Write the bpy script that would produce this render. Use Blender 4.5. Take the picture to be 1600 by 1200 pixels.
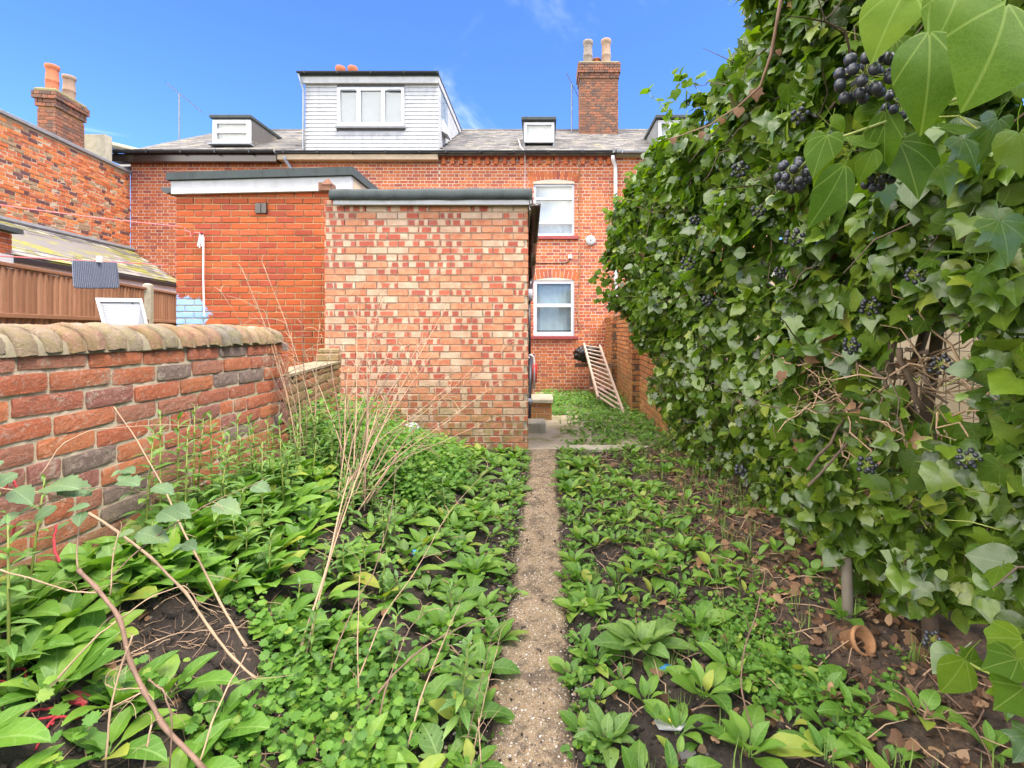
import bpy, math, random
import numpy as np
from mathutils import Vector, Matrix, noise
R = math.radians
for o in list(bpy.data.objects): bpy.data.objects.remove(o)
S = bpy.context.scene
COL = S.collection
rng = np.random.default_rng(7)
rnd = random.Random(11)

# ------------------------------------------------------------------ camera, sky, sun, exposure
F, CX, CY, CZ = 750.0, 850.0, 515.0, 1.29      # focal length and principal point in photo pixels, eye height in metres
cam = bpy.data.cameras.new('camera'); camo = bpy.data.objects.new('camera', cam); COL.objects.link(camo)
camo.location = (0, 0, CZ); camo.rotation_euler = (R(90), 0, 0)
cam.sensor_width = 36; cam.lens = 36 * F / 1600
cam.shift_x = -(CX - 800) / 1600; cam.shift_y = -(600 - CY) / 1600
cam.clip_start = 0.02; cam.clip_end = 2000
S.camera = camo
SUN_EL, SUN_AZ = 58, 125       # azimuth clockwise from +Y (view direction)
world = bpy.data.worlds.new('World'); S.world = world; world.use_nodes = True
S.view_settings.view_transform = 'Standard'; S.view_settings.look = 'None'
S.view_settings.gamma = 1; S.view_settings.use_curve_mapping = False
S.view_settings.exposure = 1.95
sl = bpy.data.lights.new('sun', 'SUN'); so = bpy.data.objects.new('sun', sl); COL.objects.link(so)
sl.energy = 1.9; sl.angle = R(22); sl.color = (1.0, .93, .82)
sd = Vector((math.sin(R(SUN_AZ)) * math.cos(R(SUN_EL)), math.cos(R(SUN_AZ)) * math.cos(R(SUN_EL)), math.sin(R(SUN_EL))))
so.rotation_euler = (-sd).to_track_quat('-Z', 'Y').to_euler()
so.location = sd * 30

# ------------------------------------------------------------------ node helpers
class NT:
    def __init__(s, nt): s.t = nt; nt.nodes.clear()
    def n(s, typ, ins=None, **props):
        nd = s.t.nodes.new(typ)
        for k, v in props.items(): setattr(nd, k, v)
        for k, v in (ins or {}).items():
            sk = nd.inputs[k]
            if isinstance(v, bpy.types.NodeSocket): s.t.links.new(v, sk)
            else: sk.default_value = v
        return nd
    def m(s, op, a, b=0.0, c=0.0, clamp=False):
        return s.n('ShaderNodeMath', {0: a, 1: b, 2: c}, operation=op, use_clamp=clamp).outputs[0]
    def mix(s, f, a, b, bt='MIX'):
        x = s.n('ShaderNodeMix', data_type='RGBA', blend_type=bt)
        for i, v in ((0, f), (6, a), (7, b)):
            if isinstance(v, bpy.types.NodeSocket): s.t.links.new(v, x.inputs[i])
            else: x.inputs[i].default_value = v if i == 0 else c4(v)
        return x.outputs[2]
    def ramp(s, f, stops, interp='LINEAR'):
        x = s.n('ShaderNodeValToRGB', {0: f}); cr = x.color_ramp; cr.interpolation = interp
        while len(cr.elements) < len(stops): cr.elements.new(1)
        for e, (p, c) in zip(cr.elements, stops): e.position = p; e.color = c4(c)
        return x.outputs[0]
    def noise(s, vec, scale, detail=3, rough=.55, dist=0):
        return s.n('ShaderNodeTexNoise', {'Vector': vec, 'Scale': scale, 'Detail': detail, 'Roughness': rough, 'Distortion': dist}).outputs[0]
    def step(s, v, a, b):
        return s.n('ShaderNodeMapRange', {0: v, 1: a, 2: b, 3: 0.0, 4: 1.0}, interpolation_type='SMOOTHSTEP').outputs[0]
    def pos(s): return s.n('ShaderNodeNewGeometry').outputs['Position']
    def rand(s):
        a = s.n('ShaderNodeObjectInfo').outputs['Random']; b = s.n('ShaderNodeNewGeometry').outputs['Random Per Island']
        return s.m('FRACT', s.m('ADD', a, b))
    def bump(s, h, strength=.3, dist=.01):
        return s.n('ShaderNodeBump', {'Height': h, 'Strength': strength, 'Distance': dist}).outputs[0]
    def out(s, sh): s.n('ShaderNodeOutputMaterial', {0: sh})
    def pr(s, col, rough=.8, normal=None, **kw):
        d = {'Base Color': col if isinstance(col, bpy.types.NodeSocket) else c4(col), 'Roughness': rough}
        if normal is not None: d['Normal'] = normal
        d.update(kw)
        return s.n('ShaderNodeBsdfPrincipled', d).outputs[0]
def c4(c): return (c, c, c, 1) if isinstance(c, (int, float)) else (tuple(c) + (1,))[:4]
def newmat(name):
    m = bpy.data.materials.new(name); m.use_nodes = True
    return m, NT(m.node_tree)

# sky: physical sky with thin wisps; bright cloud added outside the view as fill
w = NT(world.node_tree)
sky = w.n('ShaderNodeTexSky', sky_type='NISHITA', sun_disc=False, sun_elevation=R(SUN_EL), sun_rotation=R(SUN_AZ), air_density=1.0, dust_density=.35, ozone_density=2.2).outputs[0]
tc = w.n('ShaderNodeTexCoord').outputs['Generated']
sp = w.n('ShaderNodeSeparateXYZ', {0: tc})
inv = w.m('DIVIDE', 1.0, w.m('ADD', w.m('MAXIMUM', sp.outputs[2], 0.0), .12))
cv = w.n('ShaderNodeCombineXYZ', {0: w.m('MULTIPLY', sp.outputs[0], inv), 1: w.m('MULTIPLY', sp.outputs[1], inv), 2: 0.0}).outputs[0]
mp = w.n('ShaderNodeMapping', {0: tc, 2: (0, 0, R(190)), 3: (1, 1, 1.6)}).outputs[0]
c1 = w.n('ShaderNodeTexNoise', {'Vector': mp, 'W': 175.406, 'Scale': 1.25, 'Detail': 6.0, 'Roughness': .55}, noise_dimensions='4D').outputs[0]   # broken cloud, seed and turn picked to clear the view and fill from elsewhere
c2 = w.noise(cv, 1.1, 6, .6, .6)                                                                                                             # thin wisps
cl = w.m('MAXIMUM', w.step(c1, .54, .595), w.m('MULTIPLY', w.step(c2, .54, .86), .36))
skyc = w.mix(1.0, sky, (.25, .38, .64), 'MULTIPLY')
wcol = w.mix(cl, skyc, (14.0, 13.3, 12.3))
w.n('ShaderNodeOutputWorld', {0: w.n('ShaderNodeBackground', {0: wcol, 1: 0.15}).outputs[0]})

# ------------------------------------------------------------------ mesh helpers
def P(px, py, D): return Vector(((px - CX) / F * D, D, CZ + (CY - py) / F * D))
def pxy(p): return (CX + F * p[0] / p[1], CY - F * (p[2] - CZ) / p[1])
def tag(o, label=None, cat=None, group=None, kind=None):
    if label: o['label'] = label
    if cat: o['category'] = cat
    if group: o['group'] = group
    if kind: o['kind'] = kind
    return o
def empty(name, loc=(0, 0, 0), rz=0, parent=None):
    o = bpy.data.objects.new(name, None); COL.objects.link(o); o.location = loc; o.rotation_euler = (0, 0, rz)
    o.empty_display_size = .1
    if parent: o.parent = parent
    return o
def link(name, me, parent=None, mw=None):
    o = bpy.data.objects.new(name, me); COL.objects.link(o)
    if parent: o.parent = parent
    if mw is not None: o.matrix_local = mw
    return o
class MB:
    def __init__(s): s.v = []; s.f = []; s.uv = []; s.mi = []; s.cur = 0
    def face(s, idx, uv=None):
        s.f.append(tuple(idx)); s.mi.append(s.cur)
        s.uv.extend(uv if uv else [(0, 0)] * len(idx))
    def add(s, vs, fs, M=None, uvs=None):
        b = len(s.v)
        s.v.extend([tuple(M @ Vector(v)) for v in vs] if M is not None else [tuple(v) for v in vs])
        for k, f in enumerate(fs): s.face([b + i for i in f], uvs[k] if uvs else None)
        return s
    def box(s, x0, x1, y0, y1, z0, z1, M=None, ch=0.0):
        if ch:
            vs = []
            for z, i in ((z0, ch), (z0 + ch, 0), (z1 - ch, 0), (z1, ch)):
                vs += [(x0 + i, y0 + i, z), (x1 - i, y0 + i, z), (x1 - i, y1 - i, z), (x0 + i, y1 - i, z)]
            fs = [(3, 2, 1, 0), (12, 13, 14, 15)]
            for k in range(3):
                for j in range(4): a = 4 * k + j; b = 4 * k + (j + 1) % 4; fs.append((a, b, b + 4, a + 4))
            return s.add(vs, fs, M)
        vs = [(x0, y0, z0), (x1, y0, z0), (x1, y1, z0), (x0, y1, z0), (x0, y0, z1), (x1, y0, z1), (x1, y1, z1), (x0, y1, z1)]
        return s.add(vs, [(3, 2, 1, 0), (4, 5, 6, 7), (0, 1, 5, 4), (1, 2, 6, 5), (2, 3, 7, 6), (3, 0, 4, 7)], M)
    def hexa(s, vs): return s.add(vs, [(3, 2, 1, 0), (4, 5, 6, 7), (0, 1, 5, 4), (1, 2, 6, 5), (2, 3, 7, 6), (3, 0, 4, 7)])
    def tube(s, pts, rad, n=6, cap=True):
        pts = [Vector(p) for p in pts]; k = len(pts)
        if not hasattr(rad, '__len__'): rad = [rad] * k
        t0 = (pts[1] - pts[0]).normalized()
        u = t0.orthogonal().normalized(); b = len(s.v); L = 0
        for i, p in enumerate(pts):
            t = ((pts[min(i + 1, k - 1)] - pts[max(i - 1, 0)])).normalized()
            u = (u - t * u.dot(t)).normalized(); v2 = t.cross(u)
            for j in range(n):
                a = 2 * math.pi * j / n
                s.v.append(tuple(p + (u * math.cos(a) + v2 * math.sin(a)) * rad[i]))
        for i in range(k - 1):
            for j in range(n):
                a = b + i * n + j; c = b + i * n + (j + 1) % n
                s.face((a, c, c + n, a + n))
        if cap:
            s.face([b + j for j in range(n)][::-1]); s.face([b + (k - 1) * n + j for j in range(n)])
        return s
    def lathe(s, prof, n=16, M=None):
        vs = []; fs = []
        for r, z in prof:
            for j in range(n):
                a = 2 * math.pi * j / n; vs.append((r * math.cos(a), r * math.sin(a), z))
        for i in range(len(prof) - 1):
            for j in range(n):
                a = i * n + j; c = i * n + (j + 1) % n; fs.append((a, c, c + n, a + n))
        return s.add(vs, fs, M)
    def mesh(s, name, mats, smooth=False):
        me = bpy.data.meshes.new(name); me.from_pydata(s.v, [], s.f)
        for m in (mats if isinstance(mats, (list, tuple)) else [mats]): me.materials.append(m)
        uvl = me.uv_layers.new(name='uv'); uvl.data.foreach_set('uv', np.array(s.uv, dtype=np.float32).ravel())
        me.polygons.foreach_set('material_index', s.mi)
        if smooth: me.polygons.foreach_set('use_smooth', [True] * len(s.f))
        me.update(); return me
    def build(s, name, mats, parent=None, smooth=False, kind=None):
        o = link(name, s.mesh(name, mats, smooth), parent)
        if kind: o['kind'] = kind
        return o
class Tpl:                                   # leaf / brick template: arrays for fast merging
    def __init__(s, mb, mats=None, name='leaf', smooth=True):
        s.V = np.array(mb.v, dtype=np.float64); s.cnt = np.array([len(f) for f in mb.f], dtype=np.int32)
        s.L = np.concatenate([np.array(f, dtype=np.int32) for f in mb.f]); s.uv = np.array(mb.uv, dtype=np.float32)
        s.mb = mb; s.smooth = smooth; s._me = {}
    def me(s, mat, name='leaf'):
        if mat.name not in s._me: s._me[mat.name] = s.mb.mesh(name, mat, s.smooth)
        return s._me[mat.name]
def merge(name, groups, mat, parent=None, smooth=True, kind='stuff'):
    """groups: list of (Tpl, M (k,3,3), pos (k,3)) -> one mesh object"""
    V = []; L = []; C = []; UV = []; off = 0
    for t, M, p in groups:
        k = len(p)
        if not k: continue
        W = np.einsum('kij,nj->kni', M, t.V) + p[:, None, :]
        V.append(W.reshape(-1, 3)); nv = len(t.V)
        L.append((t.L[None, :] + off + (np.arange(k) * nv)[:, None]).ravel()); off += k * nv
        C.append(np.tile(t.cnt, k)); UV.append(np.tile(t.uv, (k, 1)))
    V = np.concatenate(V); L = np.concatenate(L).astype(np.int32); C = np.concatenate(C).astype(np.int32); UV = np.concatenate(UV)
    me = bpy.data.meshes.new(name); me.vertices.add(len(V)); me.vertices.foreach_set('co', V.astype(np.float32).ravel())
    me.loops.add(len(L)); me.loops.foreach_set('vertex_index', L)
    me.polygons.add(len(C)); me.polygons.foreach_set('loop_start', np.concatenate([[0], np.cumsum(C)[:-1]]).astype(np.int32))
    me.polygons.foreach_set('loop_total', C)
    me.update(calc_edges=True)
    ul = me.uv_layers.new(name='uv'); ul.data.foreach_set('uv', UV.astype(np.float32).ravel())
    me.polygons.foreach_set('use_smooth', np.full(len(C), smooth, dtype=bool))
    me.materials.append(mat); me.update()
    o = link(name, me, parent)
    if kind: o['kind'] = kind
    return o
def bases(nrm, tip, scale):
    """arrays of normals and tip directions -> (k,3,3) with columns X,Y(tip),Z(normal)"""
    n = nrm / np.linalg.norm(nrm, axis=1, keepdims=True)
    y = tip - (tip * n).sum(1, keepdims=True) * n; y /= np.linalg.norm(y, axis=1, keepdims=True) + 1e-9
    x = np.cross(y, n)
    sc = np.asarray(scale); sc = sc[:, None] if sc.ndim == 1 else sc
    return np.stack([x * sc, y * sc, n * sc], axis=2)
def m4(M, p):
    return Matrix(((M[0][0], M[0][1], M[0][2], p[0]), (M[1][0], M[1][1], M[1][2], p[1]), (M[2][0], M[2][1], M[2][2], p[2]), (0, 0, 0, 1)))
def interp(x, xs, ys): return float(np.interp(x, xs, ys))
def sstep(a, b, x): t = min(1, max(0, (x - a) / (b - a))); return t * t * (3 - 2 * t)

# ------------------------------------------------------------------ materials
def brick_mat(name, cols, dirt=.35, pale=.15, rough=.9, moss=0, moss_z=(0, 1), bump=.5, extra=None, kiss=False, grit=0):
    m, t = newmat(name); r = t.rand(); pos = t.pos()
    n = len(cols); col = t.ramp(r, [(i / n, c) for i, c in enumerate(cols)], 'CONSTANT')
    r2 = t.m('FRACT', t.m('MULTIPLY', r, 37.7)); r3 = t.m('FRACT', t.m('MULTIPLY', r, 91.3))
    col = t.mix(t.m('MULTIPLY', r2, .3), col, t.mix(1.0, col, (.55, .5, .5), 'MULTIPLY'))
    if kiss:                                 # pale bands across a fletton brick
        uv = t.n('ShaderNodeUVMap').outputs[0]; s2 = t.n('ShaderNodeSeparateXYZ', {0: uv})
        wob = t.m('MULTIPLY', t.m('SUBTRACT', t.noise(pos, 14, 2), .5), .16)
        u = t.m('ADD', s2.outputs[0], wob)
        ph = t.m('MULTIPLY', r3, 1.0); fr = t.m('ADD', .75, t.m('MULTIPLY', r2, 1.5))
        wv = t.m('FRACT', t.m('ADD', t.m('MULTIPLY', u, fr), ph))
        band = t.m('MULTIPLY', t.step(wv, .58, .61), t.m('SUBTRACT', 1.0, t.step(wv, .96, 1.0)))
        edge = t.m('MINIMUM', t.m('MULTIPLY', t.m('MINIMUM', s2.outputs[1], t.m('SUBTRACT', 1.0, s2.outputs[1])), 1.0), 1.0)
        edge = t.m('SUBTRACT', 1.0, t.step(t.m('ADD', edge, t.m('MULTIPLY', t.m('SUBTRACT', t.noise(pos, 30, 2), .5), .2)), .07, .15))
        band = t.m('MAXIMUM', band, t.m('MULTIPLY', edge, .75))
        some = t.step(t.m('FRACT', t.m('MULTIPLY', r, 13.1)), .34, .35)
        cream = t.ramp(t.noise(pos, 9, 3), [(.3, (.50, .29, .18)), (.7, (.60, .45, .31))])
        whole = t.step(t.m('FRACT', t.m('MULTIPLY', r, 53.9)), .87, .875)
        buff = t.ramp(t.noise(pos, 12, 3, .6, 1.0), [(.35, (.48, .16, .075)), (.65, (.56, .28, .15))])
        col = t.mix(some, buff, t.mix(band, col, cream)); col = t.mix(whole, col, cream)
    nz = t.noise(pos, 22, 5, .65); nb = t.noise(pos, 120, 5, .75)
    col = t.mix(t.m('MULTIPLY', t.step(nb, .50, .72), dirt), col, t.mix(1.0, col, (.42, .36, .34), 'MULTIPLY'))
    col = t.mix(t.m('MULTIPLY', t.step(nz, .48, .75), dirt), col, t.mix(1.0, col, (.35, .3, .27), 'MULTIPLY'))
    col = t.mix(t.m('MULTIPLY', t.step(t.noise(pos, 7, 5, .7), .58, .75), pale), col, (.62, .52, .46))
    col = t.mix(t.m('MULTIPLY', nb, .35), col, t.mix(1.0, col, (.5, .45, .45), 'MULTIPLY'))
    blot = t.step(t.noise(pos, 1.6, 6, .7), .45, .68); col = t.mix(t.m('MULTIPLY', blot, .38), col, t.mix(1.0, col, (.60, .55, .50), 'MULTIPLY'))
    if grit:
        col = t.mix(t.m('MULTIPLY', t.step(t.noise(pos, 5.5, 7, .8), .56, .66), .75), col, (.40, .34, .25))
        g = t.noise(pos, 52, 6, .8); col = t.mix(t.m('MULTIPLY', t.step(g, .52, .66), grit), col, (.50, .36, .28)); col = t.mix(t.m('MULTIPLY', t.step(t.noise(pos, 34, 6, .8), .56, .70), grit), col, (.13, .075, .055))
        col = t.mix(t.m('MULTIPLY', t.step(t.noise(pos, 12, 6, .8), .60, .68), grit), col, (.46, .42, .32))
    if moss:
        z = t.n('ShaderNodeSeparateXYZ', {0: pos}).outputs[2]
        k = t.m('MULTIPLY', t.m('SUBTRACT', 1.0, t.step(t.m('ADD', z, t.m('MULTIPLY', t.m('SUBTRACT', t.noise(pos, 3, 4), .5), .9)), moss_z[0], moss_z[1])), moss)
        col = t.mix(t.m('MULTIPLY', k, t.step(t.noise(pos, 16, 4, .7), .38, .62)), col, (.20, .17, .05))
    if extra: col = extra(t, pos, col)
    h = t.m('ADD', t.m('MULTIPLY', nz, .6), nb)
    t.out(t.pr(col, rough, t.bump(h, bump, .010))); return m
def simple(name, col, rough=.6, var=.25, nscale=12, bump=.15, metal=0, dark=None, bscale=60, spec=.5, stain=None):
    m, t = newmat(name); pos = t.pos(); nz = t.noise(pos, nscale, 5, .65)
    c = t.mix(t.m('MULTIPLY', t.step(nz, .35, .7), var), col, dark if dark else tuple(x * .4 for x in col))
    c = t.mix(t.m('MULTIPLY', t.rand(), .22), c, t.mix(1.0, c, (.6, .6, .6), 'MULTIPLY'))
    if stain:
        v = t.n('ShaderNodeVectorMath', {0: pos, 1: (3.0, 3.0, .7)}, operation='MULTIPLY').outputs[0]
        c = t.mix(t.m('MULTIPLY', t.step(t.noise(v, 3.2, 5, .7), .46, .72), stain[1]), c, stain[0])
    t.out(t.pr(c, rough, t.bump(t.noise(pos, bscale, 4, .6), bump, .004), Metallic=metal)); return m
def leaf_mat(name, stops, vein=(.3, .42, .08), vtype='pinnate', rough=.4, trans=.35, tcol=None, vamt=.5, nveins=7, hole=0, spec=.5, edge=None, coat=0):
    m, t = newmat(name); r = t.rand(); pos = t.pos()
    col = t.ramp(r, stops)
    col = t.mix(t.m('MULTIPLY', t.noise(pos, 40, 3), .45), col, t.mix(1.0, col, (.5, .58, .4), 'MULTIPLY'))
    col = t.mix(t.m('MULTIPLY', t.step(t.noise(pos, 16, 4, .6), .42, .68), .45), col, t.mix(1.0, col, (1.5, 1.3, .9), 'MULTIPLY'))
    uv = t.n('ShaderNodeUVMap').outputs[0]; s = t.n('ShaderNodeSeparateXYZ', {0: uv})
    u = t.m('ABSOLUTE', t.m('SUBTRACT', s.outputs[0], .5)); v = s.outputs[1]
    mid = t.m('SUBTRACT', 1.0, t.step(u, .006, .020))
    if vtype == 'pinnate':
        q = t.m('FRACT', t.m('MULTIPLY', t.m('SUBTRACT', v, t.m('MULTIPLY', u, .9)), nveins))
        q = t.m('ABSOLUTE', t.m('SUBTRACT', q, .5)); lat = t.m('MULTIPLY', t.m('SUBTRACT', 1.0, t.step(q, .03, .11)), .6)
        puff = q; net = None
    else:
        ang = t.m('ARCTAN2', u, t.m('ADD', v, .02)); rad = t.m('SQRT', t.m('ADD', t.m('MULTIPLY', u, u), t.m('MULTIPLY', v, v)))
        q = t.m('ABSOLUTE', t.m('SUBTRACT', t.m('FRACT', t.m('ADD', t.m('DIVIDE', ang, .62), .5)), .5))
        d = t.m('MULTIPLY', t.m('MULTIPLY', q, .62), rad); lat = t.m('SUBTRACT', 1.0, t.step(d, .005, .017))
        q2 = t.m('ABSOLUTE', t.m('SUBTRACT', t.m('FRACT', t.m('MULTIPLY', t.m('ADD', rad, t.m('MULTIPLY', q, .3)), 9.0)), .5))
        lat = t.m('MAXIMUM', lat, t.m('MULTIPLY', t.m('SUBTRACT', 1.0, t.step(q2, .02, .16)), .10)); puff = q
    vo = t.n('ShaderNodeTexVoronoi', {'Vector': uv, 'Scale': 22.0}, feature='DISTANCE_TO_EDGE').outputs['Distance']
    lat = t.m('MAXIMUM', lat, t.m('MULTIPLY', t.m('SUBTRACT', 1.0, t.step(vo, .02, .10)), .22))
    vm = t.m('MULTIPLY', t.m('MAXIMUM', mid, lat), vamt)
    col = t.mix(vm, col, vein)
    nz = t.noise(pos, 60, 3)
    col = t.mix(t.m('MULTIPLY', t.step(t.noise(pos, 17, 4, .7), .64, .78), .35), col, (.26, .21, .045))
    h = t.m('ADD', t.m('MULTIPLY', t.m('SUBTRACT', 1.0, vm), .6), t.m('MULTIPLY', nz, .5))
    nrm = t.bump(h, .35, .003)
    a = t.pr(col, t.m('ADD', rough, t.m('MULTIPLY', nz, .2)), nrm, **{'Specular IOR Level': spec})
    tcn = t.mix(1.0, col, tcol or (1.5, 1.7, .6), 'MULTIPLY')
    b = t.n('ShaderNodeBsdfTranslucent', {0: tcn}).outputs[0]
    sh = t.n('ShaderNodeMixShader', {0: trans, 1: a, 2: b}).outputs[0]
    if hole:
        hm = t.step(t.noise(pos, 75, 2, .4), 1 - hole, 1 - hole + .01)
        sh = t.n('ShaderNodeMixShader', {0: hm, 1: sh, 2: t.n('ShaderNodeBsdfTransparent').outputs[0]}).outputs[0]
    t.out(sh); return m
def glass_mat(name, col, rough=.02, refl=.045):
    m, t = newmat(name)
    a = t.n('ShaderNodeBsdfTransparent', {0: c4(col)}).outputs[0]; b = t.n('ShaderNodeBsdfGlossy', {0: (1, 1, 1, 1), 'Roughness': rough}).outputs[0]
    t.out(t.n('ShaderNodeMixShader', {0: refl, 1: a, 2: b}).outputs[0]); return m
# colours
def m_orange_extra(t, pos, col):            # blue paint patch and pale splashes low on the left of the extension
    s = t.n('ShaderNodeSeparateXYZ', {0: pos})
    d = t.m('SQRT', t.m('ADD', t.m('POWER', t.m('DIVIDE', t.m('ADD', s.outputs[0], 4.40), .30), 2), t.m('POWER', t.m('DIVIDE', t.m('SUBTRACT', s.outputs[2], 1.48), .24), 2)))
    k = (t.step(t.m('ADD', d, t.m('MULTIPLY', t.m('SUBTRACT', t.noise(pos, 9, 5, .7), .5), 1.5)), .95, .88))
    col = t.mix(t.m('MULTIPLY', k, 1.6, 0, True), col, (.27, .42, .66))
    w2 = t.m('MULTIPLY', t.step(t.noise(pos, 11, 6, .75), .70, .73), .7)
    return t.mix(w2, col, (.60, .42, .36))
MAT = {}
MAT['facade'] = brick_mat('facade_brick', [(.60, .175, .055), (.54, .14, .048), (.47, .115, .048), (.60, .18, .055), (.52, .13, .05), (.38, .10, .06), (.55, .15, .05)], dirt=.3, pale=.12, bump=.3, moss=.45, moss_z=(-.3, .9))
MAT['sidewall'] = brick_mat('side_brick', [(.60, .18, .045), (.54, .145, .045), (.62, .21, .055), (.46, .13, .055), (.58, .19, .065), (.33, .22, .12), (.14, .055, .05), (.48, .12, .035)], dirt=.42, pale=.22, bump=.4)
MAT['chimney'] = brick_mat('chimney_brick', [(.28, .13, .075), (.23, .105, .06), (.19, .095, .062), (.31, .12, .065), (.14, .085, .065)], dirt=.6, pale=.12, bump=.4)
MAT['orange'] = brick_mat('orange_brick', [(.46, .096, .022), (.42, .078, .020), (.49, .112, .026), (.38, .064, .022), (.38, .065, .026), (.50, .095, .02), (.49, .10, .03), (.45, .08, .02)], dirt=.22, pale=.07, bump=.5, extra=m_orange_extra, moss=.25, moss_z=(.6, 1.1))
MAT['kiss'] = brick_mat('pied_brick', [(.45, .105, .058), (.42, .09, .05), (.48, .125, .066), (.39, .095, .06)], dirt=.25, pale=.22, bump=.4, kiss=True, moss=.8, moss_z=(.15, .85))
MAT['old'] = brick_mat('old_brick', [(.50, .16, .07), (.44, .135, .07), (.54, .18, .07), (.40, .16, .095), (.34, .13, .095), (.50, .14, .06), (.42, .17, .10), (.24, .17, .14), (.53, .16, .065)], dirt=.42, pale=.45, grit=.55, bump=1.0, moss=.55, moss_z=(.45, .8))
MAT['coping'] = brick_mat('coping_brick', [(.31, .225, .145), (.33, .18, .105), (.27, .215, .15), (.23, .20, .16), (.34, .22, .125), (.30, .165, .11)], dirt=.5, pale=.5, grit=.5, bump=.9, moss=.5, moss_z=(2, 3))
MAT['lowwall'] = brick_mat('low_brick', [(.38, .15, .07), (.30, .18, .09), (.42, .13, .06), (.27, .19, .10), (.33, .16, .09)], dirt=.5, pale=.3, grit=.4, bump=.8, moss=.85, moss_z=(.6, 1.5))
MAT['bound'] = brick_mat('boundary_brick', [(.50, .20, .06), (.45, .16, .05), (.53, .24, .08), (.42, .19, .08), (.48, .17, .06)], dirt=.35, pale=.15, bump=.4, moss=.7, moss_z=(.1, 1.1))
def mortar(name, col, moss=.3):
    m, t = newmat(name); pos = t.pos(); nz = t.noise(pos, 35, 5, .7)
    c = t.mix(nz, tuple(x * .62 for x in col), tuple(min(1, x * 1.25) for x in col))
    c = t.mix(t.m('MULTIPLY', t.step(t.noise(pos, 5, 5, .7), .5, .7), moss), c, (.22, .21, .09))
    t.out(t.pr(c, .95, t.bump(t.noise(pos, 90, 4, .7), .6, .008))); return m
MAT['mortar'] = mortar('pale_mortar', (.64, .52, .39), .15)
MAT['mortar_y'] = mortar('yellow_mortar', (.50, .36, .18), .25)
MAT['mortar_o'] = mortar('lime_mortar', (.42, .345, .245), .5)
MAT['moss_cap'] = mortar('moss_cap', (.20, .17, .08), .8)
MAT['mortar_c'] = mortar('grey_coping_mortar', (.24, .20, .13), .6)
MAT['mortar_d'] = mortar('brown_mortar', (.33, .17, .07), .25)
MAT['mortar_b'] = mortar('dark_joint', (.12, .08, .05), .2)
def slate_mat():
    m, t = newmat('slate'); pos = t.pos(); r = t.rand()
    c = t.ramp(r, [(0, (.075, .07, .068)), (.5, (.125, .115, .105)), (1, (.18, .16, .145))])
    c = t.mix(t.m('MULTIPLY', t.step(t.noise(pos, 2.2, 6, .75), .5, .68), .6), c, (.36, .31, .21))
    c = t.mix(t.m('MULTIPLY', t.step(t.noise(pos, 14, 5, .7), .6, .66), .75), c, (.055, .05, .05))
    c = t.mix(t.m('MULTIPLY', t.step(t.noise(pos, 1.1, 6, .8), .6, .72), .55), c, (.26, .25, .06))
    t.out(t.pr(c, .85, t.bump(t.noise(pos, 30, 4), .4, .01))); return m
MAT['slate'] = slate_mat()
def mossy_slate():
    m, t = newmat('mossy_slate'); pos = t.pos(); r = t.rand()
    c = t.ramp(r, [(0, (.10, .095, .09)), (.5, (.20, .18, .17)), (1, (.34, .31, .28))])
    v = t.n('ShaderNodeVectorMath', {0: pos, 1: (2.4, .5, 2.4)}, operation='MULTIPLY').outputs[0]
    c = t.mix(t.m('MULTIPLY', t.step(t.noise(v, 1.4, 6, .75), .47, .57), t.step(t.noise(pos, 9, 4, .7), .3, .55)), c, (.25, .24, .025))
    t.out(t.pr(c, .9, t.bump(t.noise(pos, 25, 4), .5, .02))); return m
MAT['mossy'] = mossy_slate()
MAT['white'] = simple('white_upvc', (.60, .60, .60), .35, .08, 6, .02)
MAT['offwhite'] = simple('weathered_white', (.47, .46, .45), .6, .25, 4, .05, stain=((.27, .26, .24), .35))
MAT['dirtywhite'] = simple('dirty_white_board', (.44, .44, .44), .6, .2, 3, .05, stain=((.22, .22, .21), .6))
MAT['black'] = simple('black_gutter', (.018, .022, .028), .45, .3, 20, .05)
MAT['felt'] = simple('mineral_felt', (.055, .066, .064), .9, .5, 30, .9, dark=(.035, .045, .045), bscale=180, stain=((.02, .025, .022), .6))
MAT['brown'] = simple('brown_pipe', (.035, .018, .012), .25, .3, 8, .03)
MAT['grey'] = simple('grey_gutter', (.30, .32, .35), .5, .3, 10, .05)
MAT['lead'] = simple('lead', (.22, .225, .235), .6, .35, 8, .1)
MAT['tan'] = simple('tan_fascia', (.48, .36, .23), .7, .3, 5, .1)
MAT['sill'] = simple('red_sill', (.30, .05, .045), .6, .3, 10, .1)
MAT['stone'] = simple('concrete', (.40, .36, .27), .9, .5, 9, .5, dark=(.2, .19, .12))
MAT['render'] = simple('pale_render', (.62, .50, .34), .9, .3, 3, .3)
MAT['terracotta'] = simple('terracotta', (.46, .14, .06), .85, .35, 9, .2)
MAT['buffpot'] = simple('buff_pot', (.30, .19, .125), .85, .45, 9, .2, dark=(.26, .21, .15))
MAT['greypot'] = simple('grey_pot', (.25, .205, .165), .85, .45, 9, .2)
MAT['oldpot'] = simple('old_clay_pot', (.34, .17, .075), .9, .5, 18, .3)
MAT['timber'] = simple('ladder_timber', (.46, .34, .26), .8, .35, 14, .2)
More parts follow.
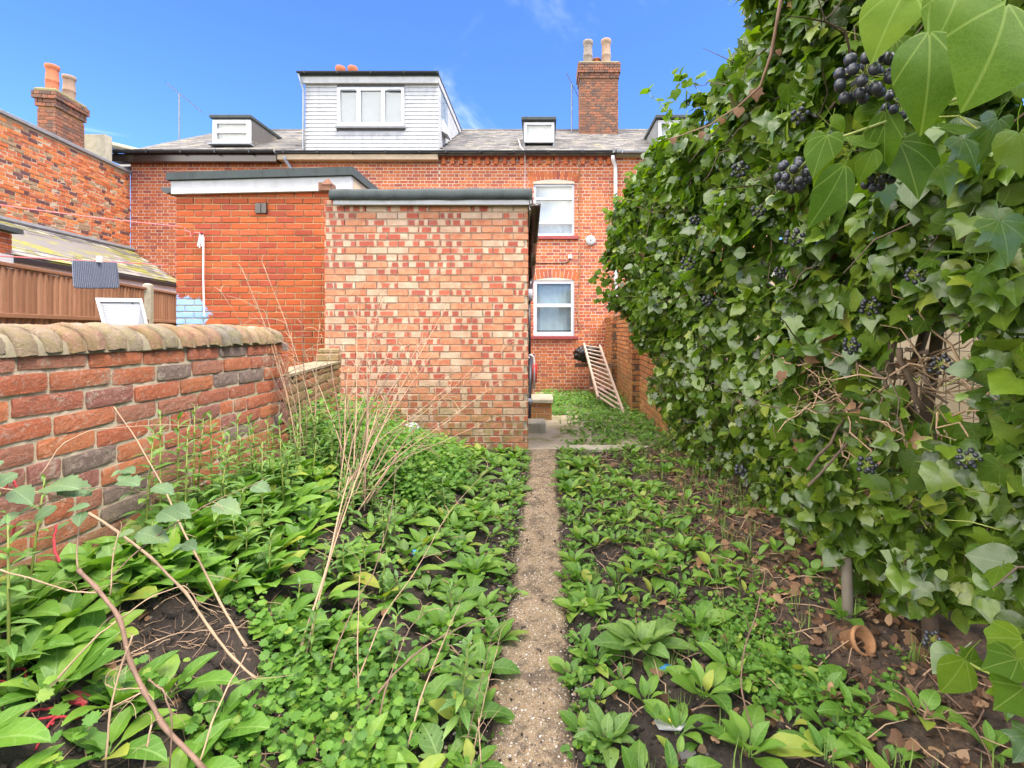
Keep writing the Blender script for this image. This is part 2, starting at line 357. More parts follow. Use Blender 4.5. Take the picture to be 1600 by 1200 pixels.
def wood_mat(name, a, b):
    m, t = newmat(name); pos = t.pos(); r = t.rand()
    v = t.n('ShaderNodeVectorMath', {0: pos, 1: (9, 9, .9)}, operation='MULTIPLY').outputs[0]
    g = t.noise(v, 5, 6, .65, 1.2)
    c = t.mix(g, a, b); c = t.mix(t.m('MULTIPLY', r, .95), c, t.mix(1.0, c, (.55, .47, .42), 'MULTIPLY'))
    c = t.mix(t.m('MULTIPLY', t.step(t.noise(pos, 2.5, 5, .7), .5, .7), .35), c, (.16, .07, .035))
    t.out(t.pr(c, .8, t.bump(g, .3, .004))); return m
MAT['fence'] = wood_mat('fence_wood', (.46, .25, .14), (.32, .155, .085))
MAT['pale_glass'] = glass_mat('pale_glass', (.86, .90, .92))
MAT['grey_glass'] = glass_mat('grey_glass', (.75, .82, .86))
MAT['dark_glass'] = glass_mat('dark_glass', (.3, .34, .35))
MAT['curtain'] = simple('net_curtain', (.78, .70, .60), .9, .2, 4, .05)
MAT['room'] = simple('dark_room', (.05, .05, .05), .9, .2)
MAT['bag'] = simple('black_plastic', (.012, .012, .014), .22, .2, 10, .1)
MAT['twine'] = simple('red_twine', (.34, .02, .028), .8, .2, 40, .4, bscale=300)
MAT['pinkline'] = simple('pink_line', (.66, .18, .18), .7, .1, 20, .1)
MAT['cord'] = simple('white_cord', (.7, .62, .6), .8, .1, 20, .1)
MAT['metal'] = simple('galvanised_steel', (.15, .13, .10), .8, .5, 25, .3, dark=(.12, .08, .05))
MAT['wire'] = simple('rusty_wire', (.12, .10, .08), .7, .3, 30, .1)
MAT['bark'] = simple('ivy_bark', (.11, .075, .05), .9, .5, 30, .6)
MAT['dry'] = simple('dry_stem', (.40, .265, .16), .75, .45, 24, .25, dark=(.30, .19, .12), bscale=120)
MAT['drydark'] = simple('dark_dry_stem', (.22, .13, .085), .75, .4, 24, .25, bscale=120)
MAT['greenstem'] = simple('green_stem', (.22, .26, .045), .55, .3, 20, .1)
MAT['paleberry'] = simple('ivy_berry', (.022, .024, .032), .38, .35, 60, .08, dark=(.008, .008, .012))
MAT['ball'] = simple('grey_ball', (.40, .44, .47), .5, .4, 14, .1, dark=(.18, .2, .2))
MAT['blue'] = simple('blue_scrap', (.05, .30, .60), .4, .1, 20, .05)
MAT['yellow'] = simple('yellow_scrap', (.75, .55, .04), .5, .1, 20, .05)
MAT['panelwhite'] = simple('panel_white', (.22, .225, .235), .6, .15, 6, .05)
MAT['rug'] = simple('rug_base', (.045, .055, .075), .95, .3, 60, 1.0, bscale=200)
MAT['redpl'] = simple('red_plastic', (.5, .03, .03), .5, .1)
MAT['pinktub'] = simple('pink_tub', (.42, .20, .17), .6, .3)
def rug_mat():
    m, t = newmat('ribbed_rug'); pos = t.pos(); uv = t.n('ShaderNodeUVMap').outputs[0]
    s = t.n('ShaderNodeSeparateXYZ', {0: uv})
    rib = t.m('ABSOLUTE', t.m('SUBTRACT', t.m('FRACT', t.m('MULTIPLY', s.outputs[0], 26.0)), .5))
    c = t.mix(t.m('MULTIPLY', rib, 2.0), (.025, .032, .045), (.19, .21, .26))
    c = t.mix(t.m('MULTIPLY', t.step(t.noise(pos, 90, 3), .4, .65), .5), c, (.06, .07, .10))
    t.out(t.pr(c, .95, t.bump(rib, .8, .01))); return m
MAT['rug'] = rug_mat()
def soil_mat():
    m, t = newmat('soil'); pos = t.pos()
    n1 = t.noise(pos, 8, 6, .7); n2 = t.noise(pos, 70, 5, .75)
    c = t.mix(n1, (.022, .015, .011), (.070, .048, .035)); c = t.mix(t.step(n2, .52, .72), c, (.115, .08, .055))
    vo = t.n('ShaderNodeTexVoronoi', {'Vector': pos, 'Scale': 46.0}); vd = vo.outputs['Distance']; vc = vo.outputs['Color']
    keep = t.step(t.n('ShaderNodeSeparateColor', {0: vc}).outputs[0], .95, .96)
    c = t.mix(t.m('MULTIPLY', t.m('SUBTRACT', 1.0, t.step(vd, .22, .34)), keep), c, t.mix(t.n('ShaderNodeSeparateColor', {0: vc}).outputs[1], (.12, .09, .07), (.30, .26, .21)))
    xs = t.n('ShaderNodeSeparateXYZ', {0: pos}).outputs[0]
    far = t.m('MAXIMUM', t.step(xs, 2.0, 2.6), t.step(t.m('MULTIPLY', xs, -1.0), 2.2, 2.9))
    c = t.mix(t.m('MULTIPLY', far, .8), c, t.mix(n1, (.07, .11, .025), (.12, .14, .045)))
    br = t.m('MULTIPLY', t.step(xs, .75, 1.25), t.step(t.noise(pos, 14, 5, .7), .38, .62))
    c = t.mix(t.m('MULTIPLY', br, .75), c, (.16, .095, .055))
    h = t.m('ADD', n1, t.m('MULTIPLY', n2, .7))
    t.out(t.pr(c, .9, t.bump(h, 1.0, .03))); return m
MAT['soil'] = soil_mat()
def path_mat():
    m, t = newmat('exposed_aggregate'); pos = t.pos()
    c = t.mix(t.noise(pos, 7, 5, .65), (.20, .135, .072), (.35, .25, .145))
    hs = None
    for sc, th in ((150, .40), (85, .66), (260, .3)):
        vo = t.n('ShaderNodeTexVoronoi', {'Vector': pos, 'Scale': float(sc)}); vd = vo.outputs['Distance']
        sc3 = t.n('ShaderNodeSeparateColor', {0: vo.outputs['Color']})
        k = t.m('MULTIPLY', t.m('SUBTRACT', 1.0, t.step(vd, .30, .44)), t.step(sc3.outputs[0], th, th + .02))
        pc = t.ramp(sc3.outputs[1], [(0, (.12, .085, .06)), (.3, (.33, .22, .12)), (.6, (.42, .33, .22)), (.85, (.60, .53, .43)), (1, (.75, .72, .66))])
        c = t.mix(t.m('MULTIPLY', k, .85), c, pc)
        hh = t.m('MULTIPLY', t.m('SUBTRACT', 1.0, vd), k); hs = hh if hs is None else t.m('ADD', hs, hh)
    c = t.mix(t.m('MULTIPLY', t.step(t.noise(pos, 4, 6, .75), .52, .72), .5), c, (.10, .085, .035))
    c = t.mix(t.m('MULTIPLY', t.step(t.noise(pos, 9, 6, .8), .47, .60), .75), c, (.075, .052, .036))
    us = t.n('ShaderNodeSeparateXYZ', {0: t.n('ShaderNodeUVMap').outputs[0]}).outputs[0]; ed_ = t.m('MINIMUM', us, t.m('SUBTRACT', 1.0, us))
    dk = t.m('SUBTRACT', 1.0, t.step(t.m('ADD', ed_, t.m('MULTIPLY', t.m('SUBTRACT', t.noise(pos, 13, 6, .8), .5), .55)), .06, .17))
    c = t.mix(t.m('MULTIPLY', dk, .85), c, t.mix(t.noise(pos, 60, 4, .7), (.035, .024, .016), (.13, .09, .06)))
    t.out(t.pr(c, .85, t.bump(hs, .8, .006))); return m
MAT['path'] = path_mat()
def patio_mat():
    m, t = newmat('mossy_concrete'); pos = t.pos()
    c = t.mix(t.noise(pos, 3, 6, .7), (.27, .22, .15), (.42, .36, .26))
    c = t.mix(t.m('MULTIPLY', t.step(t.noise(pos, 2.2, 6, .75), .48, .62), .75), c, (.17, .17, .035))
    c = t.mix(t.m('MULTIPLY', t.step(t.noise(pos, 40, 4, .7), .55, .7), .4), c, (.10, .08, .05))
    t.out(t.pr(c, .9, t.bump(t.noise(pos, 50, 5, .7), .6, .01))); return m
MAT['patio'] = patio_mat()
# leaves
MAT['rosette'] = leaf_mat('rosette_leaf', [(0, (.070, .175, .016)), (.35, (.105, .235, .022)), (.7, (.145, .285, .030)), (.93, (.20, .33, .042)), (1, (.34, .34, .05))], vein=(.24, .36, .10), trans=.32, vamt=.5, rough=.42)
MAT['chewed'] = leaf_mat('chewed_leaf', [(0, (.09, .19, .03)), (.5, (.12, .23, .04)), (1, (.18, .28, .06))], vein=(.25, .37, .13), trans=.3, vamt=.55, hole=.30, rough=.45)
MAT['small'] = leaf_mat('ground_leaf', [(0, (.062, .165, .018)), (.5, (.098, .23, .022)), (.9, (.15, .295, .030)), (1, (.25, .33, .05))], vein=(.2, .32, .08), vtype='palmate', trans=.35, vamt=.4, rough=.5)
MAT['shoot'] = leaf_mat('shoot_leaf', [(0, (.075, .175, .030)), (.6, (.115, .235, .045)), (1, (.18, .30, .06))], vein=(.3, .42, .16), trans=.3, vamt=.45, rough=.35)
MAT['bramble'] = leaf_mat('bramble_leaf', [(0, (.055, .105, .040)), (.6, (.085, .15, .060)), (1, (.13, .19, .075))], vein=(.2, .28, .13), trans=.2, vamt=.55, nveins=9, rough=.5)
MAT['ivy'] = leaf_mat('ivy_leaf', [(0, (.030, .064, .006)), (.35, (.057, .110, .010)), (.7, (.094, .162, .014)), (.93, (.145, .215, .018)), (1, (.21, .25, .03))], vein=(.14, .22, .06), vtype='palmate', trans=.26, vamt=.36, rough=.20, spec=.65, tcol=(1.8, 2.2, .6))
MAT['ivyyoung'] = leaf_mat('young_ivy_leaf', [(0, (.040, .090, .008)), (.5, (.078, .145, .011)), (1, (.13, .205, .016))], vein=(.24, .32, .08), vtype='palmate', trans=.42, vamt=.35, rough=.45, tcol=(1.9, 2.0, .3), spec=.10)
MAT['dead'] = leaf_mat('dead_leaf', [(0, (.07, .036, .02)), (.4, (.16, .08, .042)), (.75, (.25, .14, .078)), (1, (.36, .23, .14))], vein=(.2, .11, .06), trans=.12, vamt=.4, rough=.75, tcol=(1.1, .9, .6))
MAT['grass'] = simple('grass_blade', (.14, .22, .035), .6, .3, 20, 0)

# ------------------------------------------------------------------ brick walls
def brick_tpl(L, H, d, ch, seed, rich=False):
    r = random.Random(seed); mb = MB(); j = lambda a: r.uniform(-a, a)
    if not rich:
        a = ch * .5
        back = [(-L / 2, d, -H / 2), (L / 2, d, -H / 2), (L / 2, d, H / 2), (-L / 2, d, H / 2)]
        mid = [(x, ch, z) for x, _, z in back]
        fr = [(x * (1 - 2 * ch / L) + j(a), j(a), z * (1 - 2 * ch / H) + j(a)) for x, _, z in back]
        vs = back + mid + fr; fs = []
        for k in range(2):
            for q in range(4): p, s2 = 4 * k + q, 4 * k + (q + 1) % 4; fs.append((p, s2, s2 + 4, p + 4))
        fs.append((8, 9, 10, 11))
        uvs = [[((vs[i][0] / L) + .5, (vs[i][2] / H) + .5) for i in f] for f in fs]
        mb.add(vs, fs, None, uvs)
    else:                                   # worn brick: uneven arrises and a hollowed, bumpy face
        nx, nz = 7, 4; idx = {}; vs = []
        for iz in range(nz + 1):
            for ix in range(nx + 1):
                x = (ix / nx - .5) * L; z = (iz / nz - .5) * H; e = min(ix, nx - ix, 1) * min(iz, nz - iz, 1)
                edge = ix in (0, nx) or iz in (0, nz)
                y = (ch * r.uniform(.25, .9) if edge else j(ch * .3))
                if edge: x *= 1 - r.uniform(0, .02); z *= 1 - r.uniform(0, .06)
                if (ix in (0, nx)) and (iz in (0, nz)): y += ch * r.uniform(.1, 1.1); x *= .985; z *= .94
                idx[ix, iz] = len(vs); vs.append((x, y, z))
        fs = [(idx[i, k], idx[i + 1, k], idx[i + 1, k + 1], idx[i, k + 1]) for i in range(nx) for k in range(nz)]
        ring = [idx[i, 0] for i in range(nx + 1)] + [idx[nx, k] for k in range(1, nz + 1)] + [idx[i, nz] for i in range(nx - 1, -1, -1)] + [idx[0, k] for k in range(nz - 1, 0, -1)]
        b = len(vs)
        for q in ring: vs.append((vs[q][0], d, vs[q][2]))
        for q in range(len(ring)): q2 = (q + 1) % len(ring); fs.append((ring[q], b + q, b + q2, ring[q2]))
        uvs = [[((vs[i][0] / L) + .5, (vs[i][2] / H) + .5) for i in f] for f in fs]
        mb.add(vs, fs, None, uvs)
    return Tpl(mb, smooth=False)
def cells(length, height, course, bl, bond, joint, z0=0.0, openings=(), jitter=0.0, r=None, u0=0.0):
    r = r or random.Random(3); out = []; k = 0; z = z0
    while z + course * .6 < height + z0 - .001:
        hz = min(course - joint, height + z0 - z)
        if bond == 'stretcher': u = u0 - (bl / 2 if k % 2 else 0); seq = [bl]
        elif bond == 'flemish': u = u0 - (bl * .75 if k % 2 else 0); seq = [bl, bl / 2]
        else:
            seq = [bl / 2] if k % 4 == 3 else [bl]; u = u0 - ((k * .5) % 1) * bl if k % 4 != 3 else u0 - bl / 4
        i = 0
        while u < u0 + length:
            b = seq[i % len(seq)] * (1 + r.uniform(-jitter, jitter)); i += 1
            a, c = max(u, u0), min(u + b - joint, u0 + length); u += b
            if c - a < .035: continue
            segs = [(a, c)]
            for (o0, o1, p0, p1) in openings:
                if z + hz > p0 and z < p1:
                    ns = []
                    for (s0, s1) in segs:
                        if s1 <= o0 or s0 >= o1: ns.append((s0, s1)); continue
                        if o0 - s0 > .03: ns.append((s0, o0))
                        if s1 - o1 > .03: ns.append((o1, s1))
                    segs = ns
            for s0, s1 in segs: out.append((s0, s1, z, z + hz))
        z += course; k += 1
    return out
def lay(parent, cl, origin, ang, mat, tset, depth_jit=.003, parts=0, name='brick', rot=0.0, tilt=None, r=None, zfun=None):
    """cells -> bricks: the first `parts` as objects of their own, the rest joined"""
    r = r or random.Random(5); ca, sa = math.cos(ang), math.sin(ang); groups = {}
    for n, (a, c, z0, z1) in enumerate(cl):
        L, H = c - a, z1 - z0; key = min(tset, key=lambda q: abs(q[0] - L)); T = r.choice(tset[key])
        u, z = (a + c) / 2, (z0 + z1) / 2
        if zfun: z += zfun(u)
        dj = r.uniform(-depth_jit, depth_jit)
        p = (origin[0] + ca * u - sa * dj, origin[1] + sa * u + ca * dj, origin[2] + z)
        M = Matrix.Rotation(ang, 3, 'Z') @ Matrix.Rotation(r.uniform(-rot, rot), 3, 'Y') @ Matrix.Diagonal((L / key[0], 1, H / key[1]))
        if n < parts:
            o = link(name, T.me(mat, name), parent); o.matrix_local = Matrix.Translation(p) @ M.to_4x4()
        else: groups.setdefault(id(T), (T, [], []))[1].append(np.array(M)); groups[id(T)][2].append(p)
    if groups:
        merge('brickwork', [(T, np.array(Ms), np.array(ps)) for T, Ms, ps in groups.values()], mat, parent, smooth=False)
def tset(bl, course, joint, d=.05, ch=.004, n=3, rich=False):
    H = course - joint
    return {(bl - joint, H): [brick_tpl(bl - joint, H, d, ch, 10 + i, rich) for i in range(n)],
            (bl / 2 - joint, H): [brick_tpl(bl / 2 - joint, H, d, ch, 40 + i, rich) for i in range(max(1, n // 2))]}
def vis_key(origin, ang):
    ca, sa = math.cos(ang), math.sin(ang)
    def k(c):
        u = (c[0] + c[1]) / 2; x, y, z = origin[0] + ca * u, origin[1] + sa * u, origin[2] + c[2]
        if y < .2: return 1e6
        px, py = pxy((x, y, z)); off = max(0, -px, px - 1600, -py, py - 1200)
        return off * 10 + y
    return k

# ------------------------------------------------------------------ ground
def mound(x, y):
    a = interp(y, [0, 1.0, 3.4, 4.6, 5.2, 6], [.30, .40, .44, .22, .08, .0])
    return a * sstep(-.35, -1.55, x) if x < 0 else 0
def zt(x, y):
    z = 0.0
    if -2.4 < x < 2.2 and y < 5.2:
        z = .02 + mound(x, y) + .07 * sstep(.5, 1.5, x)
        n = noise.noise(Vector((x * 3.1, y * 3.1, 1))) * .03 + noise.noise(Vector((x * 9, y * 9, 4))) * .018 + noise.noise(Vector((x * 24, y * 24, 9))) * .009
        e = sstep(.10, .35, abs(x + .03)) * .8 + .2
        z += n * e
        if abs(x + .03) < .17: z = min(z, .004)
        z -= .05 * sstep(4.95, 5.15, y) if x > -.2 else 0
    elif x <= -2.4: z = 0
    if y >= 5.0: z = min(z, interp(y, [5.0, 5.15, 7, 12, 13, 60], [0.02, -.05, -.06, -.42, -.5, -.5])) if x > -2.6 else -.05
    return z
xs = np.concatenate([[-300, -120, -60, -30, -18, -10, -6, -4, -3.2, -2.7], np.arange(-2.4, 2.2, .028), [2.4, 2.8, 3.4, 4.5, 6.5, 10, 18, 40, 100, 300]])
ys = np.concatenate([[-300, -100, -40, -15, -6, -3, -1.5, -.7, -.2], np.arange(.15, 5.25, .028), np.arange(5.4, 13, .4), [14, 18, 30, 60, 120, 300, 800]])
nx, ny = len(xs), len(ys)
V = np.array([(x, y, zt(x, y)) for y in ys for x in xs])
g = MB(); g.v = [tuple(v) for v in V]
for j in range(ny - 1):
    for i in range(nx - 1): g.f.append((j * nx + i, j * nx + i + 1, (j + 1) * nx + i + 1, (j + 1) * nx + i))
g.mi = [0] * len(g.f); g.uv = [(0, 0)] * (4 * len(g.f))
g.build('ground', MAT['soil'], smooth=True, kind='structure')
# garden path
pw = MB(); NX = 12; yy = np.arange(.2, 5.12, .03); 
def path_edges(y):
    l = -.165 - .03 * sstep(2.4, 1.2, y) + .035 * noise.noise(Vector((y * 2.3, 0, 3))) + .028 * noise.noise(Vector((y * 9, 0, 5))) + .014 * noise.noise(Vector((y * 27, 0, 5)))
    r2 = .108 - .012 * sstep(2.4, 1.2, y) + .035 * noise.noise(Vector((y * 2.0, 7, 3))) + .028 * noise.noise(Vector((y * 10, 8, 5))) + .014 * noise.noise(Vector((y * 25, 8, 5)))
    return l + .02 * sstep(2.5, 5, y) - .012, r2 + .035 * sstep(2.5, 5, y) + .014
for y in yy:
    l, r2 = path_edges(y)
    for i in range(NX + 1):
        s = i / NX; x = l + (r2 - l) * s; e = min(s, 1 - s)
        pw.v.append((x, y, .022 * sstep(0, .1, e) - .02 * (e < .001) + .004 * noise.noise(Vector((x * 20, y * 20, 2)))))
for j in range(len(yy) - 1):
    for i in range(NX): pw.face((j * (NX + 1) + i, j * (NX + 1) + i + 1, (j + 1) * (NX + 1) + i + 1, (j + 1) * (NX + 1) + i), [(i / NX, 0), ((i + 1) / NX, 0), ((i + 1) / NX, 0), (i / NX, 0)])
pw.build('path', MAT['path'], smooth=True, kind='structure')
# yard concrete beyond
yd = MB(); ux = np.linspace(-.24, 1.5, 24); uy = np.concatenate([np.arange(5.12, 8, .1), np.arange(8, 13.05, .35)])
def zyard(y): return interp(y, [5.0, 7, 12, 13.2], [.012, -.005, -.34, -.40])
for y in uy:
    for x in ux: yd.v.append((x, y, zyard(y) + .006 * noise.noise(Vector((x * 4, y * 4, 1)))))
n1 = len(ux)
for j in range(len(uy) - 1):
    for i in range(n1 - 1): yd.face((j * n1 + i, j * n1 + i + 1, (j + 1) * n1 + i + 1, (j + 1) * n1 + i))
yd.build('yard_paving', MAT['patio'], smooth=True, kind='structure')
kb = MB(); kb.box(.27, .93, 5.02, 5.19, -.06, .045, ch=.01); kb.box(.94, 1.42, 5.03, 5.19, -.06, .04, ch=.01)
kb.build('kerb', MAT['stone'], kind='structure')
# leaf-free backs of the neighbouring plots
# ------------------------------------------------------------------ the terrace behind (three houses in view and one half hidden)
HD = 13.0                                   # distance of the rear wall
EZ, RZ, RD = 6.06, 8.27, 17.0               # eaves height, ridge height, ridge distance
SLOPE = (RZ - EZ) / (RD - HD)
FC = .0885                                  # facade course
def X(px, D=HD): return (px - CX) / F * D
def Z(py, D=HD): return CZ + (CY - py) / F * D
fset = tset(.225, FC, .016, .05, .003, 2)
slate_t = None
def roof_slates(parent, x0, x1, y0, z0, slope_len, ang, mat, sw=.26, gauge=.20, seed=1, holes=()):
    r = random.Random(seed); v = []; T = Tpl(MB().box(-.5, .5, 0, 1, -.5, .5), smooth=False); Ms = []; ps = []
    ca, sa = math.cos(ang), math.sin(ang); rows = int(slope_len / gauge) + 1
    for k in range(rows):
        s = k * gauge - .05; x = x0 - (sw / 2 if k % 2 else 0)
        while x < x1:
            a, b = max(x, x0), min(x + sw - .006, x1); x += sw
            if b - a < .04: continue
            cx = (a + b) / 2; skip = any(h0 < cx < h1 and s > s0 and s < s1 for h0, h1, s0, s1 in holes)
            if skip: continue
            t = ang - .03 + r.uniform(-.012, .012); M = Matrix.Rotation(t, 3, 'X') @ Matrix.Rotation(r.uniform(-.012, .012), 3, 'Y') @ Matrix.Diagonal((b - a, gauge * 1.25, .008))
            Ms.append(np.array(M)); ps.append((cx, y0 + s * ca, z0 + s * sa + .018 + r.uniform(0, .004)))
    return merge('slates', [(T, np.array(Ms), np.array(ps))], mat, parent, smooth=False)
def gutter(parent, x0, x1, y, z, mat, r=.055, name='gutter'):
    mb = MB(); n = 7
    for x in (x0, x1):
        for i in range(n): a = math.pi + math.pi * i / (n - 1); mb.v.append((x, y + r * math.cos(a), z + r * math.sin(a)))
        for i in range(n): a = math.pi + math.pi * i / (n - 1); mb.v.append((x, y + (r - .006) * math.cos(a), z + (r - .006) * math.sin(a)))
    m2 = 2 * n
    for i in range(n - 1): mb.face((i, i + 1, m2 + i + 1, m2 + i)); mb.face((n + i + 1, n + i, m2 + n + i, m2 + n + i + 1))
    for b in (0, m2):
        for i in range(n - 1): mb.face((b + i, b + i + 1, b + n + i + 1, b + n + i))
    mb.face((0, n, m2 + n, m2)); mb.face((n - 1, m2 + n - 1, m2 + 2 * n - 1, 2 * n - 1))
    k = int((x1 - x0) / .9) + 1
    for i in range(k): xx = x0 + .2 + i * .9; mb.box(xx, xx + .03, y - r - .006, y + r + .03, z - r - .008, z + .012)
    return mb.build(name, mat, parent)
def window(parent, x0, x1, z0, z1, y, pane, bars=(), mat='white', fw=.055, name='window', sill=None, arch=0, curtain=True):
    """frame with outer members and bars (('h', z) / ('v', x)); pane a child"""
    fr = MB(); d0, d1 = y, y + .07
    fr.box(x0, x0 + fw, d0, d1, z0, z1); fr.box(x1 - fw, x1, d0, d1, z0, z1)
    fr.box(x0 + fw, x1 - fw, d0, d1, z0, z0 + fw * 1.3); fr.box(x0 + fw, x1 - fw, d0, d1, z1 - fw, z1)
    for k, p in bars:
        if k == 'h': fr.box(x0 + fw, x1 - fw, d0 - .012, d1, p - fw * .5, p + fw * .5)
        else: fr.box(p - fw * .6, p + fw * .6, d0 - .012, d1, z0 + fw * 1.3, z1 - fw)
    wn = empty(name, (0, 0, 0), 0, parent); fr.build('frame', MAT[mat], wn)
    pb = MB(); pb.box(x0 + fw * .8, x1 - fw * .8, y + .035, y + .045, z0 + fw, z1 - fw * .8); pb.build('pane', MAT[pane], wn)
    if curtain:                                      # net curtain hanging in folds behind the glass, dark room beyond
        cm = MB(); n = 60; zc0 = z0 + fw + (0 if curtain is True else curtain)
        for i in range(n + 1):
            u = i / n; xx = x0 + fw * .8 + (x1 - x0 - fw * 1.6) * u; yy_ = y + .12 + .004 * math.sin(u * (x1 - x0) * 30 + math.sin(u * 9)) ; cm.v += [(xx, yy_, zc0), (xx, yy_ + .01, z1 - fw * .7)]
        for i in range(n): cm.face((2 * i, 2 * i + 2, 2 * i + 3, 2 * i + 1))
        cm.build('curtain', MAT['curtain'], wn, True)
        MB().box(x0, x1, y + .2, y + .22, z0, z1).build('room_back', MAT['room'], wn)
    if sill:
        sb = MB(); sb.box(x0 - .10, x1 + .10, HD - .075, HD + .1, z0 - .09, z0, ch=.006); sb.build('sill', MAT[sill], wn)
    return wn
def arch_bricks(parent, xc, zc, w, rise, hgt, mat, n=11):
    """segmental gauged arch over an opening: voussoirs"""
    T = brick_tpl(.068, hgt, .06, .004, 77); rad = (w * w / 4 + rise * rise) / (2 * rise); a0 = math.asin(w / 2 / rad) * 1.10
    for i in range(n):
        a = -a0 + 2 * a0 * (i + .5) / n; rr = rad + hgt / 2 + .01
        o = link('brick', T.me(mat, 'voussoir'), parent)
        o.matrix_local = Matrix.Translation((xc + rr * math.sin(a), HD - .002, zc + rise - rad + rr * math.cos(a))) @ Matrix.Rotation(a, 4, 'Y') @ Matrix.Diagonal((2 * a0 * rr / n * .84 / .068, 1, 1, 1))
def house(name, label, x0, x1, seed, openings=()):
    h = empty('terraced_house', ((x0 + x1) / 2, HD, -.4)); tag(h, label, 'house', 'brick terrace behind the garden'); h.location = (0, 0, 0)
    core = MB(); y = HD + .007                          # wall in mortar, pierced by the openings
    zs = sorted({-.5, EZ - .02} | {z for o in openings for z in o[2:4]}); xs_ = sorted({x0, x1} | {v for o in openings for v in o[:2]})
    for i in range(len(xs_) - 1):
        for j in range(len(zs) - 1):
            cx, cz = (xs_[i] + xs_[i + 1]) / 2, (zs[j] + zs[j + 1]) / 2
            if any(o[0] < cx < o[1] and o[2] < cz < o[3] for o in openings): continue
            core.box(xs_[i], xs_[i + 1], y, y + .22, zs[j], zs[j + 1])
    core.box(x0 + .02, x1 - .02, HD + .5, HD + 7, -.5, EZ - .3)
    core.build('wall', MAT['mortar'], h)
    cl = cells(x1 - x0, EZ - .08 + .5, FC, .225, 'flemish', .016, -.5, [(o[0] - x0, o[1] - x0, o[2], o[3] + .17 * (len(o) > 4)) for o in openings], .02, random.Random(seed))
    lay(h, cl, (x0, HD, 0), 0, MAT['facade'], fset, .004, 0, r=random.Random(seed))
    L = math.hypot(RD - HD + .2, RZ - EZ); ang = math.atan(SLOPE)
    deck = MB(); deck.hexa([(x0, HD - .2, EZ - .12), (x1, HD - .2, EZ - .12), (x1, RD, RZ - .15), (x0, RD, RZ - .15),
                            (x0, HD - .2, EZ - .06), (x1, HD - .2, EZ - .06), (x1, RD, RZ + .03), (x0, RD, RZ + .03)])
    deck.hexa([(x0, RD, RZ - .15), (x1, RD, RZ - .15), (x1, RD + 4, EZ - .15), (x0, RD + 4, EZ - .15), (x0, RD, RZ + .03), (x1, RD, RZ + .03), (x1, RD + 4, EZ), (x0, RD + 4, EZ)])
    deck.v = [(a, b, c) for a, b, c in deck.v]
    rf = deck.build('roof', MAT['slate'], h)
    rb = MB(); xx = x0
    while xx < x1: rb.tube([(xx, RD, RZ + .05), (min(xx + .44, x1), RD, RZ + .05)], .075, 8); xx += .45
    rb.build('ridge_tiles', MAT['slate'], rf)
    return h, rf, L, ang
def dormer_box(h, x0, x1, D, z0, z1, cheek, roofmat, over=.07):
    """small dormer: sloping into the roof; returns the part"""
    d = empty('dormer', (0, 0, 0), 0, h); zr = lambda y: EZ + (y - HD) * SLOPE
    yb = HD + (z1 - EZ) / SLOPE
    for xa, xb in ((x0, x0 + .06), (x1 - .06, x1)):
        ck = MB()
        ck.hexa([(xa, D, z0 - .1), (xb, D, z0 - .1), (xb, yb, z1 - .05), (xa, yb, z1 - .05), (xa, D, z1), (xb, D, z1), (xb, yb, z1), (xa, yb, z1)])
        ck.build('cheek', MAT[cheek], d)
    r = MB(); r.box(x0 - over, x1 + over, D - .12, yb + .1, z1, z1 + .10, ch=.015); r.build('dormer_roof', MAT[roofmat], d)
    return d
def aerial(name, label, px, pyb, pyt, D, ang, span, n=7):
    a = empty('aerial', P(px, pyb, D)); tag(a, label, 'aerial', 'television aerials on the terrace'); base = P(px, pyb, D)
    zt_ = (pyb - pyt) * D / F
    MB().tube([(0, 0, -.3), (0, 0, zt_)], .022, 5).build('mast', MAT['lead'], a)
    b = MB(); d = Vector((math.cos(ang) * .75, .55, math.sin(ang) * .9)).normalized()
    b.tube([Vector((0, 0, zt_)) - d * span * .35, Vector((0, 0, zt_)) + d * span * .65], .015, 4)
    for i in range(n):
        c = Vector((0, 0, zt_)) + d * span * (-.33 + .96 * i / (n - 1)); s = Vector((.3, -1, .1)).normalized() * .16
        b.tube([c - s, c + s], .005, 3)
    b.build('boom', MAT['lead'], a)
    return a
